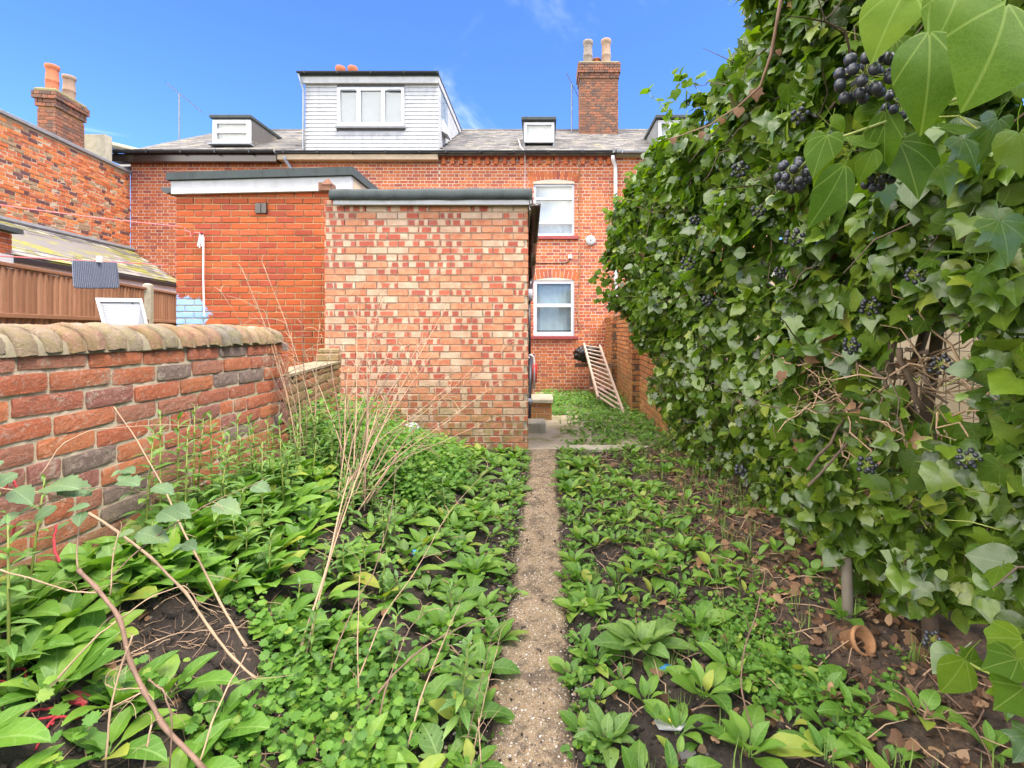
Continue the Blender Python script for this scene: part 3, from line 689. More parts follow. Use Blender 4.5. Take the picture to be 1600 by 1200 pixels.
def chimney(parent, x0, x1, y0, y1, z0, z1, mat, pots, rz=0, name='chimney', capz=.36, C=.085):
    c = empty(name, (x0, y0, 0), rz, parent); W, Dp = x1 - x0, y1 - y0
    core = MB(); core.box(.012, W - .012, .012, Dp - .012, z0, z1); core.build('chimney_core', MAT['mortar_d'], c)
    ts = tset(.225, C, .011, .05, .004, 2); H = z1 - z0 - capz; gs = []
    r = random.Random(int(W * 1000))
    def faces(X0, Y0, w_, d_, za, hh):
        out = []
        for (ox, oy, an, ln) in ((X0, Y0, 0, w_), (X0 + w_, Y0, math.pi / 2, d_), (X0 + w_, Y0 + d_, math.pi, w_), (X0, Y0 + d_, -math.pi / 2, d_)):
            for a, b, p, q in cells(ln, hh, C, .225, 'flemish', .011, 0, (), .03, r):
                L = b - a; key = min(ts, key=lambda k: abs(k[0] - L)); T = r.choice(ts[key]); u = (a + b) / 2; ca, sa = math.cos(an), math.sin(an)
                M = Matrix.Rotation(an, 3, 'Z') @ Matrix.Diagonal((L / key[0], 1, (q - p) / key[1]))
                gs.append((T, np.array([np.array(M)]), np.array([(ox + ca * u, oy + sa * u, za + (p + q) / 2)])))
    faces(0, 0, W, Dp, z0, H)
    faces(-.03, -.03, W + .06, Dp + .06, z0 + H, C * 2); faces(-.07, -.07, W + .14, Dp + .14, z0 + H + C * 2, max(C * 2, capz - C * 2))
    merge('brickwork', gs, MAT[mat], c, smooth=False)
    cp = MB(); cp.box(-.04, W + .04, -.04, Dp + .04, z1 - .05, z1 + .07, ch=.04); cp.build('flaunching', MAT['moss_cap'], c)
    for (ux, uy, hh, rr, pm) in pots:
        p = MB(); p.lathe([(rr * .95, 0), (rr * .88, hh * .2), (rr * .95, hh * .38), (rr * 1.0, hh * .40), (rr * .92, hh * .43), (rr * .84, hh * .8), (rr * .9, hh * .84), (rr * 1.02, hh * .88), (rr * 1.05, hh * .95), (rr, hh), (rr * .8, hh), (rr * .78, hh * .5)], 18, Matrix.Translation((ux, uy, z1 + .05)))
        p.build('pot', MAT[pm], c, smooth=True)
    return c

# right-hand house of the three, the one with the two sash-size windows
xR0, xR1 = X(688), X(962)
wu = (X(834), X(897.5), Z(369), Z(287)); wl = (X(833.5), X(897.5), Z(525), Z(438))
h3, rf3, Ls, an = house('terraced_house', 'red brick house with two white windows in its rear wall and a tall two-pot chimney', xR0, xR1, 21, [wu + (1,), wl + (1,)])
cx = (wu[0] + wu[1]) / 2
arch_bricks(h3, cx, wu[3] + .04, wu[1] - wu[0] + .1, .07, .23, MAT['facade'], 13); arch_bricks(h3, cx, wl[3] - .02, wl[1] - wl[0] + .1, .09, .23, MAT['facade'], 13)
window(h3, wu[0], wu[1], wu[2], wu[3], HD + .05, 'pale_glass', [('h', Z(310)), ('h', Z(348))], fw=.06, sill='sill')
window(h3, wl[0], wl[1], wl[2], wl[3], HD + .03, 'grey_glass', [('h', Z(477))], fw=.09, sill='sill', curtain=.06)
for q_, e_ in ((wu, .16), (wl, .13)): MB().box(q_[0], q_[1], HD + .02, HD + .12, q_[3], q_[3] + e_).build('window_head', MAT['stone'], h3)
gutter(h3, xR0, X(955), HD - .27, EZ - .03, MAT['black'])
pr = roof_slates(rf3, xR0, xR1, HD - .25, EZ - .08, Ls, an, MAT['slate'], seed=5)
# dentil course under the eaves
dm = MB(); xx = xR0 + .05
while xx < xR1 - .1: dm.box(xx, xx + .10, HD - .06, HD, EZ - .30, EZ - .12); xx += .235
dm.box(xR0, xR1, HD - .09, HD + .01, EZ - .12, EZ - .05); dm.build('eaves_course', MAT['facade'], h3)
d3 = dormer_box(h3, X(817, 13.7), X(867, 13.7), 13.7, Z(230, 13.7), Z(190, 13.7), 'lead', 'felt', .04)
window(d3, X(819.5, 13.7), X(865.5, 13.7), Z(223, 13.7), Z(192, 13.7), 13.66, 'pale_glass', fw=.07, name='window')
ch = chimney(h3, X(906, 16.1), X(966, 16.1), 16.1, 16.8, 7.5, Z(99, 16.1), 'chimney', [(.30, .3, .86, .17, 'greypot'), (.92, .3, .9, .17, 'buffpot'), (.62, .5, .35, .15, 'terracotta')], capz=.5)
fl = MB(); fl.box(X(903, 16.0), X(968, 16.0), 15.98, 16.05, 7.5, 7.95); fl.box(X(902, 16.0), X(906, 16), 15.9, 16.8, 7.5, 8.1); fl.build('flashing', MAT['lead'], ch)
# small fittings of that house
ven = empty('wall_vent', (0, 0, 0), 0, h3); MB().lathe([(.13, 0), (.135, .05), (.11, .07), (0.02, .075)], 16, Matrix.Translation((X(922.5), HD - .0, Z(376))) @ Matrix.Rotation(R(90), 4, 'X')).build('cowl', MAT['offwhite'], ven, True)
jb = MB(); jb.box(X(887.5), X(893.5), HD - .07, HD - .004, Z(404.5), Z(398.5), ch=.01); jb.build('junction_box', MAT['white'], h3)
cb = MB(); cb.tube([(X(891), HD - .03, Z(404)), (X(890), HD - .02, Z(408)), (X(885), HD - .015, Z(411)), (X(838), HD - .015, Z(411.5))], .012, 5); cb.build('cable', MAT['brown'], h3)
cb = MB(); cb.tube([P(905.5, 256, HD - .02), P(905, 330, HD - .02), P(906, 380, HD - .02), P(906, 440, HD - .02), P(903, 480, HD - .02), P(904, 505, HD - .02), P(908, 517, HD - .02)], .011, 5); cb.build('cable', MAT['mortar_d'], h3)
cb = MB(); cb.tube([P(810, 218, 13.5), P(813, 228, 13.1), P(820, 237, 12.78), P(820.5, 260, HD - .03), P(820, 300, HD - .03)], .010, 5); cb.build('cable', MAT['cord'], h3)
for q in (783, 808, 873.5, 907.5, 933.5): MB().tube([P(q, 245, HD - .05), P(q, 252, HD - .03)], .012, 5).build('gutter_bracket', MAT['grey'], h3)
dp = MB(); dp.tube([P(957.5, 243, HD - .27), P(957.8, 250, HD - .2), P(961, 258, HD - .1), P(961.5, 268, HD - .1), P(962, 430, HD - .1), P(962.5, 488, HD - .1)], .05, 10); dp.build('downpipe', MAT['white'], h3, True)

# far-right house, mostly behind the ivy
h4, rf4, _, _ = house('terraced_house', 'brick house whose rear wall and dormer mostly hide behind the ivy', xR1 + .004, 6.2, 22)
roof_slates(rf4, xR1 + .004, 6.2, HD - .25, EZ - .08, Ls, an, MAT['slate'], seed=6)
gutter(h4, X(957), 6.2, HD - .27, EZ - .03, MAT['grey'])
d4 = dormer_box(h4, X(1026, 13.5), X(1092, 13.5), 13.5, Z(225, 13.5), Z(187, 13.5), 'lead', 'felt', .05)
window(d4, X(1028, 13.5), X(1090, 13.5), Z(222, 13.5), Z(189, 13.5), 13.45, 'pale_glass', [('v', X(1047, 13.5))], mat='offwhite', fw=.09)

# middle house with the big boarded dormer
xM0, xM1 = X(440), xR0 - .004
h2, rf2, _, _ = house('terraced_house', 'brick house with the big grey boarded box dormer on its roof', xM0, xM1, 23)
roof_slates(rf2, xM0, xM1, HD - .25, EZ - .08, Ls, an, MAT['slate'], seed=7, holes=[(X(480, 13.2), X(684, 13.2), .3, 9)])
gutter(h2, xM0, xM1, HD - .27, EZ - .03, MAT['black'])
fs = MB(); fs.box(xM0, xM1 - .02, HD - .23, HD - .02, EZ - .24, EZ - .1); fs.build('fascia', MAT['tan'], h2)
DD = 13.2; bx0, bx1 = X(477, DD), X(685, DD); bz0, bz1 = Z(236, DD), Z(124, DD)
bd = empty('dormer', (0, 0, 0), 0, h2)
yb = HD + (bz1 - EZ) / SLOPE
core = MB(); core.box(bx0 + .02, bx1 - .03, DD + .03, DD + .06, bz0, bz1)
core.hexa([(bx0 + .02, DD + .06, bz0 - .2), (bx0 + .05, DD + .06, bz0 - .2), (bx0 + .05, yb, bz1 - .1), (bx0 + .02, yb, bz1 - .1), (bx0 + .02, DD + .06, bz1), (bx0 + .05, DD + .06, bz1), (bx0 + .05, yb, bz1), (bx0 + .02, yb, bz1)])
core.hexa([(bx1 - .06, DD + .06, bz0 - .2), (bx1 - .03, DD + .06, bz0 - .2), (bx1 - .03, yb, bz1 - .1), (bx1 - .06, yb, bz1 - .1), (bx1 - .06, DD + .06, bz1), (bx1 - .03, DD + .06, bz1), (bx1 - .03, yb, bz1), (bx1 - .06, yb, bz1)])
core.build('dormer_wall', MAT['lead'], bd)
wx0, wx1, wz0, wz1 = X(527, DD), X(632, DD), Z(198, DD), Z(137, DD)
nb = 18; bh = (bz1 - bz0) / nb
for i in range(nb):
    za, zb = bz0 + i * bh, bz0 + (i + 1) * bh - .004
    segs = [(bx0, bx1)] if zb < wz0 - .02 or za > wz1 + .02 else [(bx0, wx0 - .01), (wx1 + .01, bx1)]
    for s0, s1 in segs:
        b = MB(); b.hexa([(s0, DD, za), (s1, DD, za), (s1, DD + .028, za), (s0, DD + .028, za), (s0, DD + .012, zb), (s1, DD + .012, zb), (s1, DD + .028, zb), (s0, DD + .028, zb)]); b.build('board', MAT['dirtywhite'], bd)
for i in range(nb):                                     # right cheek boards, cut to the roof slope
    za, zb = bz0 + i * bh, bz0 + (i + 1) * bh - .004
    y1_ = max(DD + .1, HD + ((za + zb) / 2 - EZ) / SLOPE + .05)
    b = MB(); b.box(bx1 - .028, bx1, DD + .032, y1_, za, zb); b.build('board', MAT['dirtywhite'], bd)
window(bd, wx0, wx1, wz0, wz1, DD - .02, 'pale_glass', [('v', X(561, DD)), ('v', X(599, DD))], fw=.085, mat='white')
sb = MB(); sb.box(wx0 - .02, wx1 + .04, DD - .09, DD + .02, wz0 - .06, wz0 - .004); sb.build('sill', MAT['lead'], bd)
for a, b_ in ((529, 559), (602, 630)):                  # trickle vents over the side lights
    MB().box(X(a + 4, DD), X(b_ - 4, DD), DD - .05, DD - .021, Z(142.5, DD), Z(140, DD)).build('trickle_vent', MAT['grey'], bd)
sw = MB(); sx = bx1 + .004                              # the little window in the cheek and its open sash
sw.box(sx, sx + .05, 13.55, 14.25, Z(190, 13.8), Z(150, 13.8)); sw.build('side_window', MAT['pale_glass'], bd)
sw = MB(); sw.hexa([(sx, 13.6, Z(190, 13.8) - .35), (sx + .18, 13.6, Z(190, 13.8) - .45), (sx + .18, 14.1, Z(190, 13.8) - .45), (sx, 14.1, Z(190, 13.8) - .35), (sx, 13.6, Z(190, 13.8) - .02), (sx + .05, 13.6, Z(190, 13.8) - .02), (sx + .05, 14.1, Z(190, 13.8) - .02), (sx, 14.1, Z(190, 13.8) - .02)])
sw.build('open_sash', MAT['white'], bd)
rb = MB(); rb.box(bx0 - .1, bx1 + .04, DD - .12, RD + .2, bz1 + .03, bz1 + .13, ch=.02); rb.build('dormer_roof', MAT['felt'], bd)
fb = MB(); fb.box(bx0 - .08, bx1 + .015, DD - .09, DD - .005, bz1 - .14, bz1 + .03); fb.box(bx1 + .004, bx1 + .03, DD - .09, RD - .3, bz1 - .13, bz1 + .03); fb.build('fascia', MAT['offwhite'], bd)
gutter(bd, bx0 - .14, bx1 + .05, DD - .17, bz1 + .12, MAT['black'], .05)
dp = MB(); dp.tube([(bx0 - .1, DD - .17, bz1 + .07), (bx0 - .06, DD - .1, bz1 - .15), (bx0 - .03, DD - .04, bz1 - .32), (bx0 - .03, DD - .04, bz0 + .02), (bx0 - .2, DD - .1, bz0 - .02)], .028, 8); dp.build('downpipe', MAT['grey'], bd, True)
kp = MB(); kp.tube([P(444, 244, HD - .25), P(446, 250, HD - .2), P(456, 265, HD - .06), P(456, 330, HD - .06)], .045, 8); kp.build('downpipe', MAT['grey'], h2, True)
for ux in (532, 551):                                   # two pot tops showing over the dormer roof
    p = MB(); p.lathe([(.13, 0), (.14, 1.2), (.19, 1.28), (.21, 1.42), (.19, 1.46), (.12, 1.46)], 16, Matrix.Translation(P(ux, 105, 20.5) - Vector((0, 0, 1.46)))); p.build('pot', MAT['terracotta'], h2, True)
MB().box(X(520, 20.5), X(565, 20.5), 20.2, 20.9, 6.5, Z(108, 20.5) - 1.2).build('chimney', MAT['chimney'], h2)

# left house
xL0, xL1 = X(204), xM0 - .004
h1, rf1, _, _ = house('terraced_house', 'brick house on the left with deep black gutter and small white dormer', xL0, xL1, 24)
roof_slates(rf1, xL0 - .1, xL1, HD - .25, EZ - .08, Ls, an, MAT['slate'], seed=8)
gutter(h1, X(183), xL1, HD - .33, EZ - .04, MAT['black'], .075)
fs = MB(); fs.box(X(188), xL1, HD - .26, HD - .005, EZ - .30, EZ - .1); fs.build('soffit', MAT['brown'], h1)
d1 = dormer_box(h1, X(333, 13.6), X(394, 13.6), 13.6, Z(230, 13.6), Z(187, 13.6), 'slate', 'felt', .03)
window(d1, X(334, 13.6), X(393, 13.6), Z(227, 13.6), Z(188, 13.6), 13.55, 'pale_glass', [('h', Z(206, 13.6))], fw=.11)
MB().box(X(331, 13.6), X(397, 13.6), 13.4, 13.62, Z(229, 13.6), Z(227, 13.6)).build('sill', MAT['grey'], d1)
aerial('aerial', 'tall thin aerial mast on the left roof', 280, 228, 146, 15.5, R(-38), 1.15)
aerial('aerial', 'thin aerial mast just left of the two-pot chimney', 893.5, 205, 131, 16.5, R(-48), 1.1)

# rear wing of the left neighbour, a brick wall running away from us, with chimney behind
wa = math.atan2(13 - 6.5, -11.2 + 10.13); w0 = Vector((-10.13, 6.5, 0)); wl_ = (Vector((-11.2, 13, 0)) - w0).length
wing = empty('side_wing', (0, 0, 0)); tag(wing, 'tall weathered brick side wall with flat black coping at the far left', 'wall')
def wing_top(u): return 5.54
M = Matrix.Translation(w0) @ Matrix.Rotation(wa, 4, 'Z')
c = MB(); c.box(0, wl_, .008, .3, -.3, 5.50, M); c.box(0, wl_, .3, 3.0, -.3, 5.2, M); c.build('wall', MAT['mortar_o'], wing)
lay(wing, cells(wl_, 3.4, .082, .235, 'flemish', .011, 2.1, (), .05, random.Random(31)), w0, wa, MAT['sidewall'], tset(.235, .082, .011, .05, .006, 3), .008, 0, r=random.Random(32))
cpg = MB(); cpg.box(-.02, wl_, -.05, .34, 5.50, 5.58, M, ch=.01); cpg.build('coping', MAT['lead'], wing)
rl = MB(); rl.hexa([(-12.4, 12.0, 5.2), (xL0 - .02, 12.0, 5.2), (xL0 - .02, 17, 7.2), (-12.4, 17, 7.2), (-12.4, 12.0, 5.3), (xL0 - .02, 12.0, 5.3), (xL0 - .02, 17, 7.3), (-12.4, 17, 7.3)]); rl.build('roof', MAT['slate'], wing)
rc = MB(); rc.tube([(-12.3, 12.2, 6.3), (-11.3, 13.4, 6.25)], .09, 8); rc.box(-12.4, -11.25, 12.3, 12.5, 5.2, 6.3); rc.build('party_wall', MAT['stone'], wing)
chimney(wing, -11.62, -11.25, 11.0, 11.85, 4.5, 6.78, 'chimney', [(.17, .18, .62, .13, 'terracotta'), (.2, .62, .6, .13, 'buffpot')], rz=R(9), name='chimney', capz=.36)

# lean-to along the wing
lean = empty('lean_to', (0, 0, 0)); tag(lean, 'low mossy slate lean-to against the tall side wall', 'outbuilding')
def E(s): return Vector((-8.6 - 1.15 * s, 7.4 + 5.55 * s, 2.50))
def Wt(s): return Vector((-10.45 - .72 * s, 8.0 + 4.97 * s, 3.42))
dk = MB(); a, b, c_, d_ = E(-.25), E(1), Wt(1), Wt(-.25)
dk.hexa([a - Vector((0, 0, .08)), b - Vector((0, 0, .08)), c_ - Vector((0, 0, .08)), d_ - Vector((0, 0, .08)), a, b, c_, d_])
lr = dk.build('roof', MAT['mossy'], lean)
T = Tpl(MB().box(-.5, .5, 0, 1, -.5, .5), smooth=False); Ms = []; ps = []; r = random.Random(4)
nr = 11; nc = 25
for k in range(nr):
    for i in range(nc):
        s = -.25 + 1.25 * (i + (.5 if k % 2 else 0)) / nc; t_ = k / nr
        p = E(s).lerp(Wt(s), t_); up = (Wt(s) - E(s)).normalized(); al = (E(s + .1) - E(s)).normalized(); nn = al.cross(up).normalized()
        if nn.z < 0: nn = -nn
        wd = (E(1) - E(-.25)).length / nc * .98
        up2 = (up + nn * -.05).normalized(); al2 = (al + nn * r.uniform(-.02, .02)).normalized()
        Ms.append(np.array([al2 * wd, up2 * .26, nn * .016]).T); ps.append(tuple(p + nn * .024))
merge('slates', [(T, np.array(Ms), np.array(ps))], MAT['mossy'], lr, smooth=False)
fl = MB(); q0, q1 = Wt(-.25), Wt(1); fl.tube([q0 + Vector((.06, 0, .04)), q1 + Vector((.06, 0, .04))], .06, 6); fl.build('flashing', MAT['lead'], lean)
for nm, za, zb, off, mt in (('gutter', -.1, -.02, .06, 'black'), ('fascia', -.30, -.1, .0, 'white'), ('wall', -2.4, -.30, -.05, 'mortar_d')):
    f = MB(); nrm = Vector((.979, .203, 0)) * off; th = Vector((-.979, -.203, 0)) * .06
    s0 = .08 if nm != 'wall' else -.25
    A, B = E(s0) + nrm, E(1) + nrm
    f.hexa([A + Vector((0, 0, za)), B + Vector((0, 0, za)), B + th + Vector((0, 0, za)), A + th + Vector((0, 0, za)), A + Vector((0, 0, zb)), B + Vector((0, 0, zb)), B + th + Vector((0, 0, zb)), A + th + Vector((0, 0, zb))])
    f.build(nm, MAT[mt], lean)
# nearer half with its eaves cut back: strip of brick and a white board
A = Vector((-8.15, 6.0, 0)); B = E(.08); B.z = 0; bd_ = B - A; ba = math.atan2(bd_.y, bd_.x); bl_ = bd_.length
M = Matrix.Translation(A) @ Matrix.Rotation(ba, 4, 'Z')
f = MB(); f.box(0, bl_, -.02, .1, 2.26, 2.50, M); f.build('fascia', MAT['white'], lean)
f = MB(); f.box(0, bl_, .012, .2, 2.50, 2.95, M); f.build('wall', MAT['mortar'], lean)
lay(lean, cells(bl_, .36, .085, .24, 'flemish', .014, 2.51, (), 0, random.Random(2)), A, ba, MAT['facade'], tset(.24, .085, .014, .05, .005, 2), .003, 0)
f = MB(); f.box(-.1, bl_ + .05, -.12, .5, 2.86, 2.93, M); f.build('eaves', MAT['felt'], lean)

# fence between the plots
fence = empty('fence', (0, 0, 0)); tag(fence, 'brown closeboard timber fence with capping rail and one concrete post', 'fence')
fa, fb_ = Vector((-5.75, 4.5, 0)), Vector((-7.75, 10.4, 0)); fd = (fb_ - fa); fl_ = fd.length; fang = math.atan2(fd.y, fd.x)
M = Matrix.Translation(fa) @ Matrix.Rotation(fang, 4, 'Z'); ftop = 1.99
u = 0; r = random.Random(9)
postu = 4.35
while u < fl_:
    wb = .115 + r.uniform(-.006, .006)
    if abs(u + wb / 2 - postu) > .09:
        b = MB(); t_ = r.uniform(0, .004)
        b.hexa([(0, -.034 - t_, 0), (wb, -.006 - t_, 0), (wb, .004 - t_, 0), (0, -.008 - t_, 0), (0, -.034 - t_, ftop), (wb, -.006 - t_, ftop), (wb, .004 - t_, ftop), (0, -.008 - t_, ftop)])
        o = b.build('board', MAT['fence'], fence); o.matrix_local = M @ Matrix.Translation((u, 0, r.uniform(-.006, .006)))
    u += wb - .012
for z0_, nm, y0_, y1_, hh in ((ftop + .008, 'capping', -.045, .04, .045), (1.42, 'rail', -.075, -.03, .055), (.5, 'rail', -.075, -.03, .055)):
    for ua, ub in ((0, postu - .08), (postu + .08, fl_)):
        MB().box(ua, ub, y0_, y1_, z0_, z0_ + hh, M, ch=.006).build(nm, MAT['fence'], fence)
MB().box(postu - .06, postu + .06, -.09, .03, 0, ftop + .13, M, ch=.03).build('post', MAT['stone'], fence)

# ------------------------------------------------------------------ orange brick extension
EX = 5.9; ex0, ex1 = X(275, EX), X(540, EX); ez1 = Z(300, EX)
ext = empty('extension', (0, 0, 0)); tag(ext, 'bright orange brick flat-roofed extension behind the garden wall', 'extension')
c = MB(); c.box(ex0 + .01, ex1, EX + .012, 12.9, -.1, ez1 - .02); c.build('wall', MAT['mortar_y'], ext)
cl = cells(ex1 - ex0, ez1 - .5, .0780, .225, 'stretcher', .0125, .5, (), .01, random.Random(3)); cl.sort(key=vis_key((ex0, EX, 0), 0))
lay(ext, cl, (ex0, EX, 0), 0, MAT['orange'], tset(.225, .078, .0125, .06, .005, 5), .004, 290, r=random.Random(6), rot=.006)
zl, zr_ = Z(303, EX - .06), Z(297, EX - .06)
a0, a1 = X(267, EX - .06), X(549, EX - .06)
def slab(x0, x1, y0, y1, zl0, zr0, zl1, zr1): return MB().hexa([(x0, y0, zl0), (x1, y0, zr0), (x1, y1, zr0), (x0, y1, zl0), (x0, y0, zl1), (x1, y0, zr1), (x1, y1, zr1), (x0, y1, zl1)])
slab(a0, a1, EX - .06, EX - .01, zl, zr_, zl + .155, zr_ + .17).build('fascia', MAT['offwhite'], ext)
slab(a0 - .03, a1 + .03, EX - .10, 12.9, zl + .16, zr_ + .175, zl + .25, zr_ + .275).build('roof_felt', MAT['felt'], ext)
slab(a1 - .03, a1, EX - .01, 12.8, zr_, zr_, zr_ + .17, zr_ + .17).build('side_fascia', MAT['tan'], ext)
gt = MB(); gx = a0 - .06
for y_ in (EX - .05, EX + 3):
    for i in range(7): an_ = math.pi + math.pi * i / 6; gt.v.append((gx + .075 * math.cos(an_) - .0, y_, zl + .085 + .075 * math.sin(an_)))
for i in range(6): gt.face((i, i + 1, 8 + i, 7 + i))
gt.face(tuple(range(6, -1, -1))); gt.build('gutter', MAT['black'], ext)
MB().box(X(400.5, EX), X(417.5, EX), EX - .025, EX + .02, Z(334.5, EX), Z(317, EX), ch=.008).box(X(408, EX), X(409.4, EX), EX - .033, EX - .02, Z(333, EX), Z(318, EX)).build('vent', MAT['brown'], ext)

# ------------------------------------------------------------------ pied brick shed in front of it
SX = 5.16; sx0, sx1 = X(507, SX), X(825, SX); sz1 = Z(313, SX)
shed = empty('shed', (0, 0, 0)); tag(shed, 'red and cream brick outhouse with thick black felt roof edge', 'outhouse')
back = SX + 2.3
c = MB(); v = [(sx0 + .01, SX + .012), (sx1 - .012, SX + .012), (sx1 - .10, back), (sx0 + .01, back)]
c.hexa([(x, y, -.1) for x, y in v] + [(x, y, sz1) for x, y in v]); c.build('wall', MAT['mortar_o'], shed)
cl = cells(sx1 - sx0, sz1 - .0, .0752, .2265, 'stretcher', .0105, .0, (), .01, random.Random(13)); cl.sort(key=lambda q: -q[2])
lay(shed, cl, (sx0, SX, 0), 0, MAT['kiss'], tset(.2265, .0752, .0105, .06, .004, 5), .003, 298, r=random.Random(16), rot=.006)
sa = math.atan2(2.2, -.09)
lay(shed, cells(2.2, sz1 - .0, .0752, .2265, 'stretcher', .0105, .0, (), .01, random.Random(14)), (sx1, SX + .06, 0), sa, MAT['kiss'], tset(.2265, .0752, .0105, .03, .004, 2), .002, 0)
# felt edge: lumpy slab
fe = MB(); n = 40; x0, x1 = X(513, SX - .12), X(831, SX - .12); zf = Z(311, SX - .12)
prof = [(-.0, 0.0), (-.015, .035), (-.01, .085), (.03, .118), (.2, .125), (2.5, -.05), (2.5, -.2), (.05, 0.005)]
for i in range(n + 1):
    s = i / n; x = x0 + (x1 - x0) * s
    for (dy, dz) in prof: fe.v.append((x, SX - .10 + dy + .006 * noise.noise(Vector((s * 14, dz * 9, 0))), zf + dz + .010 * noise.noise(Vector((s * 9, dy * 3, 5))) + .01 * s))
m_ = len(prof)
for i in range(n):
    for j in range(m_): a = i * m_ + j; b = i * m_ + (j + 1) % m_; fe.face((a, b, b + m_, a + m_))
fe.face(tuple(range(m_))); fe.face(tuple(n * m_ + j for j in range(m_))[::-1])
fe.build('roof_felt', MAT['felt'], shed, True)
MB().box(x0 + .03, x1 - .02, SX - .075, SX - .035, zf - .045, zf + .005).build('fascia', MAT['offwhite'], shed)
MB().hexa([(x1 - .03, SX - .075, zf - .10), (x1 - .005, SX - .075, zf - .10), (x1 - .10, back, zf - .55), (x1 - .125, back, zf - .55), (x1 - .03, SX - .075, zf + .01), (x1 - .005, SX - .075, zf + .01), (x1 - .10, back, zf - .44), (x1 - .125, back, zf - .44)]).build('verge_board', MAT['offwhite'], shed)
st = MB(); st.box(X(502, 5.2), X(521, 5.2), 5.13, 5.26, Z(300, 5.2), Z(288, 5.2)); st.hexa([P(502, 288, 5.12), P(520, 288, 5.12), P(520, 288, 5.26), P(502, 288, 5.26), P(509, 280, 5.15), P(514, 279, 5.15), P(514, 279, 5.24), P(509, 280, 5.24)]); st.build('broken_pier', MAT['chimney'], shed)
# gutter running back down its right side
p0, p1 = P(836, 318, 5.06), P(829.5, 428, 7.25)
gp = MB(); k = 9; d = (p1 - p0)
for p, rr in ((p0, .062), (p0 + d * .38, .06), (p0 + d * .385, .068), (p0 + d * .42, .068), (p0 + d * .425, .06), (p0 + d * .74, .06), (p0 + d * .745, .067), (p0 + d * .78, .067), (p0 + d * .785, .06), (p1, .06)):
    for i in range(k): a = math.pi + math.pi * i / (k - 1); gp.v.append((p.x + rr * math.cos(a), p.y, p.z + (rr * 1.15 * math.sin(a))))
for j in range(9):
    for i in range(k - 1): gp.face((j * k + i, j * k + i + 1, (j + 1) * k + i + 1, (j + 1) * k + i))
    gp.face((j * k, (j + 1) * k, (j + 1) * k + k - 1, j * k + k - 1))
gp.face(tuple(range(k))[::-1]); gp.build('gutter', MAT['brown'], shed, True)
dpb = [P(829, 434, 7.2), P(827.5, 446, 7.15), P(826.5, 470, 7.1), P(826.5, 512, 7.05), P(827, 560, 7.0), P(827.5, 628, 6.9)]
MB().tube(dpb[:3], .05, 9).build('downpipe', MAT['brown'], shed, True)
MB().tube([P(826.5, 452, 7.08), P(826.5, 470, 7.08)], .056, 9).build('pipe_collar', MAT['grey'], shed, True)
MB().tube(dpb[2:5], .026, 9).build('downpipe', MAT['black'], shed, True)
MB().tube([P(828, 560, 6.7), P(827.5, 600, 6.6), P(826, 628, 6.5), P(826, 664, 6.4)], .035, 9).build('waste_pipe', MAT['black'], shed, True)
MB().tube([P(820, 625, 6.3), P(831, 628, 6.35)], .036, 9).build('pipe_end', MAT['grey'], shed, True)
MB().tube([P(826, 556, 6.9), P(830, 555, 6.9), P(833, 558, 6.9), P(834, 570, 6.9), P(834, 608, 6.9)], .022, 8).build('overflow_pipe', MAT['offwhite'], shed, True)
MB().tube([P(823, 560, 6.8), P(826, 559, 6.8), P(828, 562, 6.8), P(828, 575, 6.8)], .02, 8).build('overflow_pipe', MAT['grey'], shed, True)
# ------------------------------------------------------------------ old garden wall on the left
GW = -1.70
gwall = empty('garden_wall', (GW, 1.5, 0)); gwall.location = (0, 0, 0)
tag(gwall, 'old weathered brick garden wall with rounded coping along the left bed', 'wall')
g0, g1 = .55, 3.12; wtop = 1.205
c = MB(); c.box(GW - .215, GW - .024, g0, g1 - .01, .0, wtop - .002)
# rough mortar face
mf = MB(); ny_, nz_ = 150, 60
for i in range(ny_ + 1):
    for k in range(nz_ + 1):
        y = g0 + (g1 - .01 - g0) * i / ny_; z = .0 + (wtop + .015) * k / nz_
        mf.v.append((GW - .0085 + .005 * noise.noise(Vector((y * 22, z * 22, 1))) + .004 * noise.noise(Vector((y * 60, z * 60, 1))), y, z))
for i in range(ny_):
    for k in range(nz_): a = i * (nz_ + 1) + k; mf.face((a, a + nz_ + 1, a + nz_ + 2, a + 1))
c.add(mf.v, mf.f); c.build('wall', MAT['mortar_o'], gwall, True)
r = random.Random(41)
cl = cells(g1 - g0, wtop, .0765, .228, 'stretcher', .0115, .0, (), .13, r)
cl2 = []
for k, (a, b, z0, z1) in enumerate(cl):
    if r.random() < .12 and b - a > .2: m_ = (a + b) / 2; cl2 += [(a, m_ - .006, z0, z1), (m_ + .006, b, z0, z1)]
    else: cl2.append((a, b, z0, z1))
cl2.sort(key=lambda q: -q[2] * 10 if False else vis_key((GW, g0, 0), math.pi / 2)(q))
gts = tset(.228, .0765, .0115, .07, .004, 9, True)
lay(gwall, cl2, (GW, g0, 0), math.pi / 2, MAT['old'], gts, .0035, 290, r=random.Random(42), rot=.022, zfun=lambda u: .007 * math.sin(u * 2.3) + .005 * math.sin(u * 7))
# end face of the wall
lay(gwall, cells(.215, wtop, .0765, .228, 'stretcher', .012, .0, (), .1, random.Random(8)), (GW - .21, g1 - .005, 0), 0, MAT['old'], gts, .004, 60, r=random.Random(43))
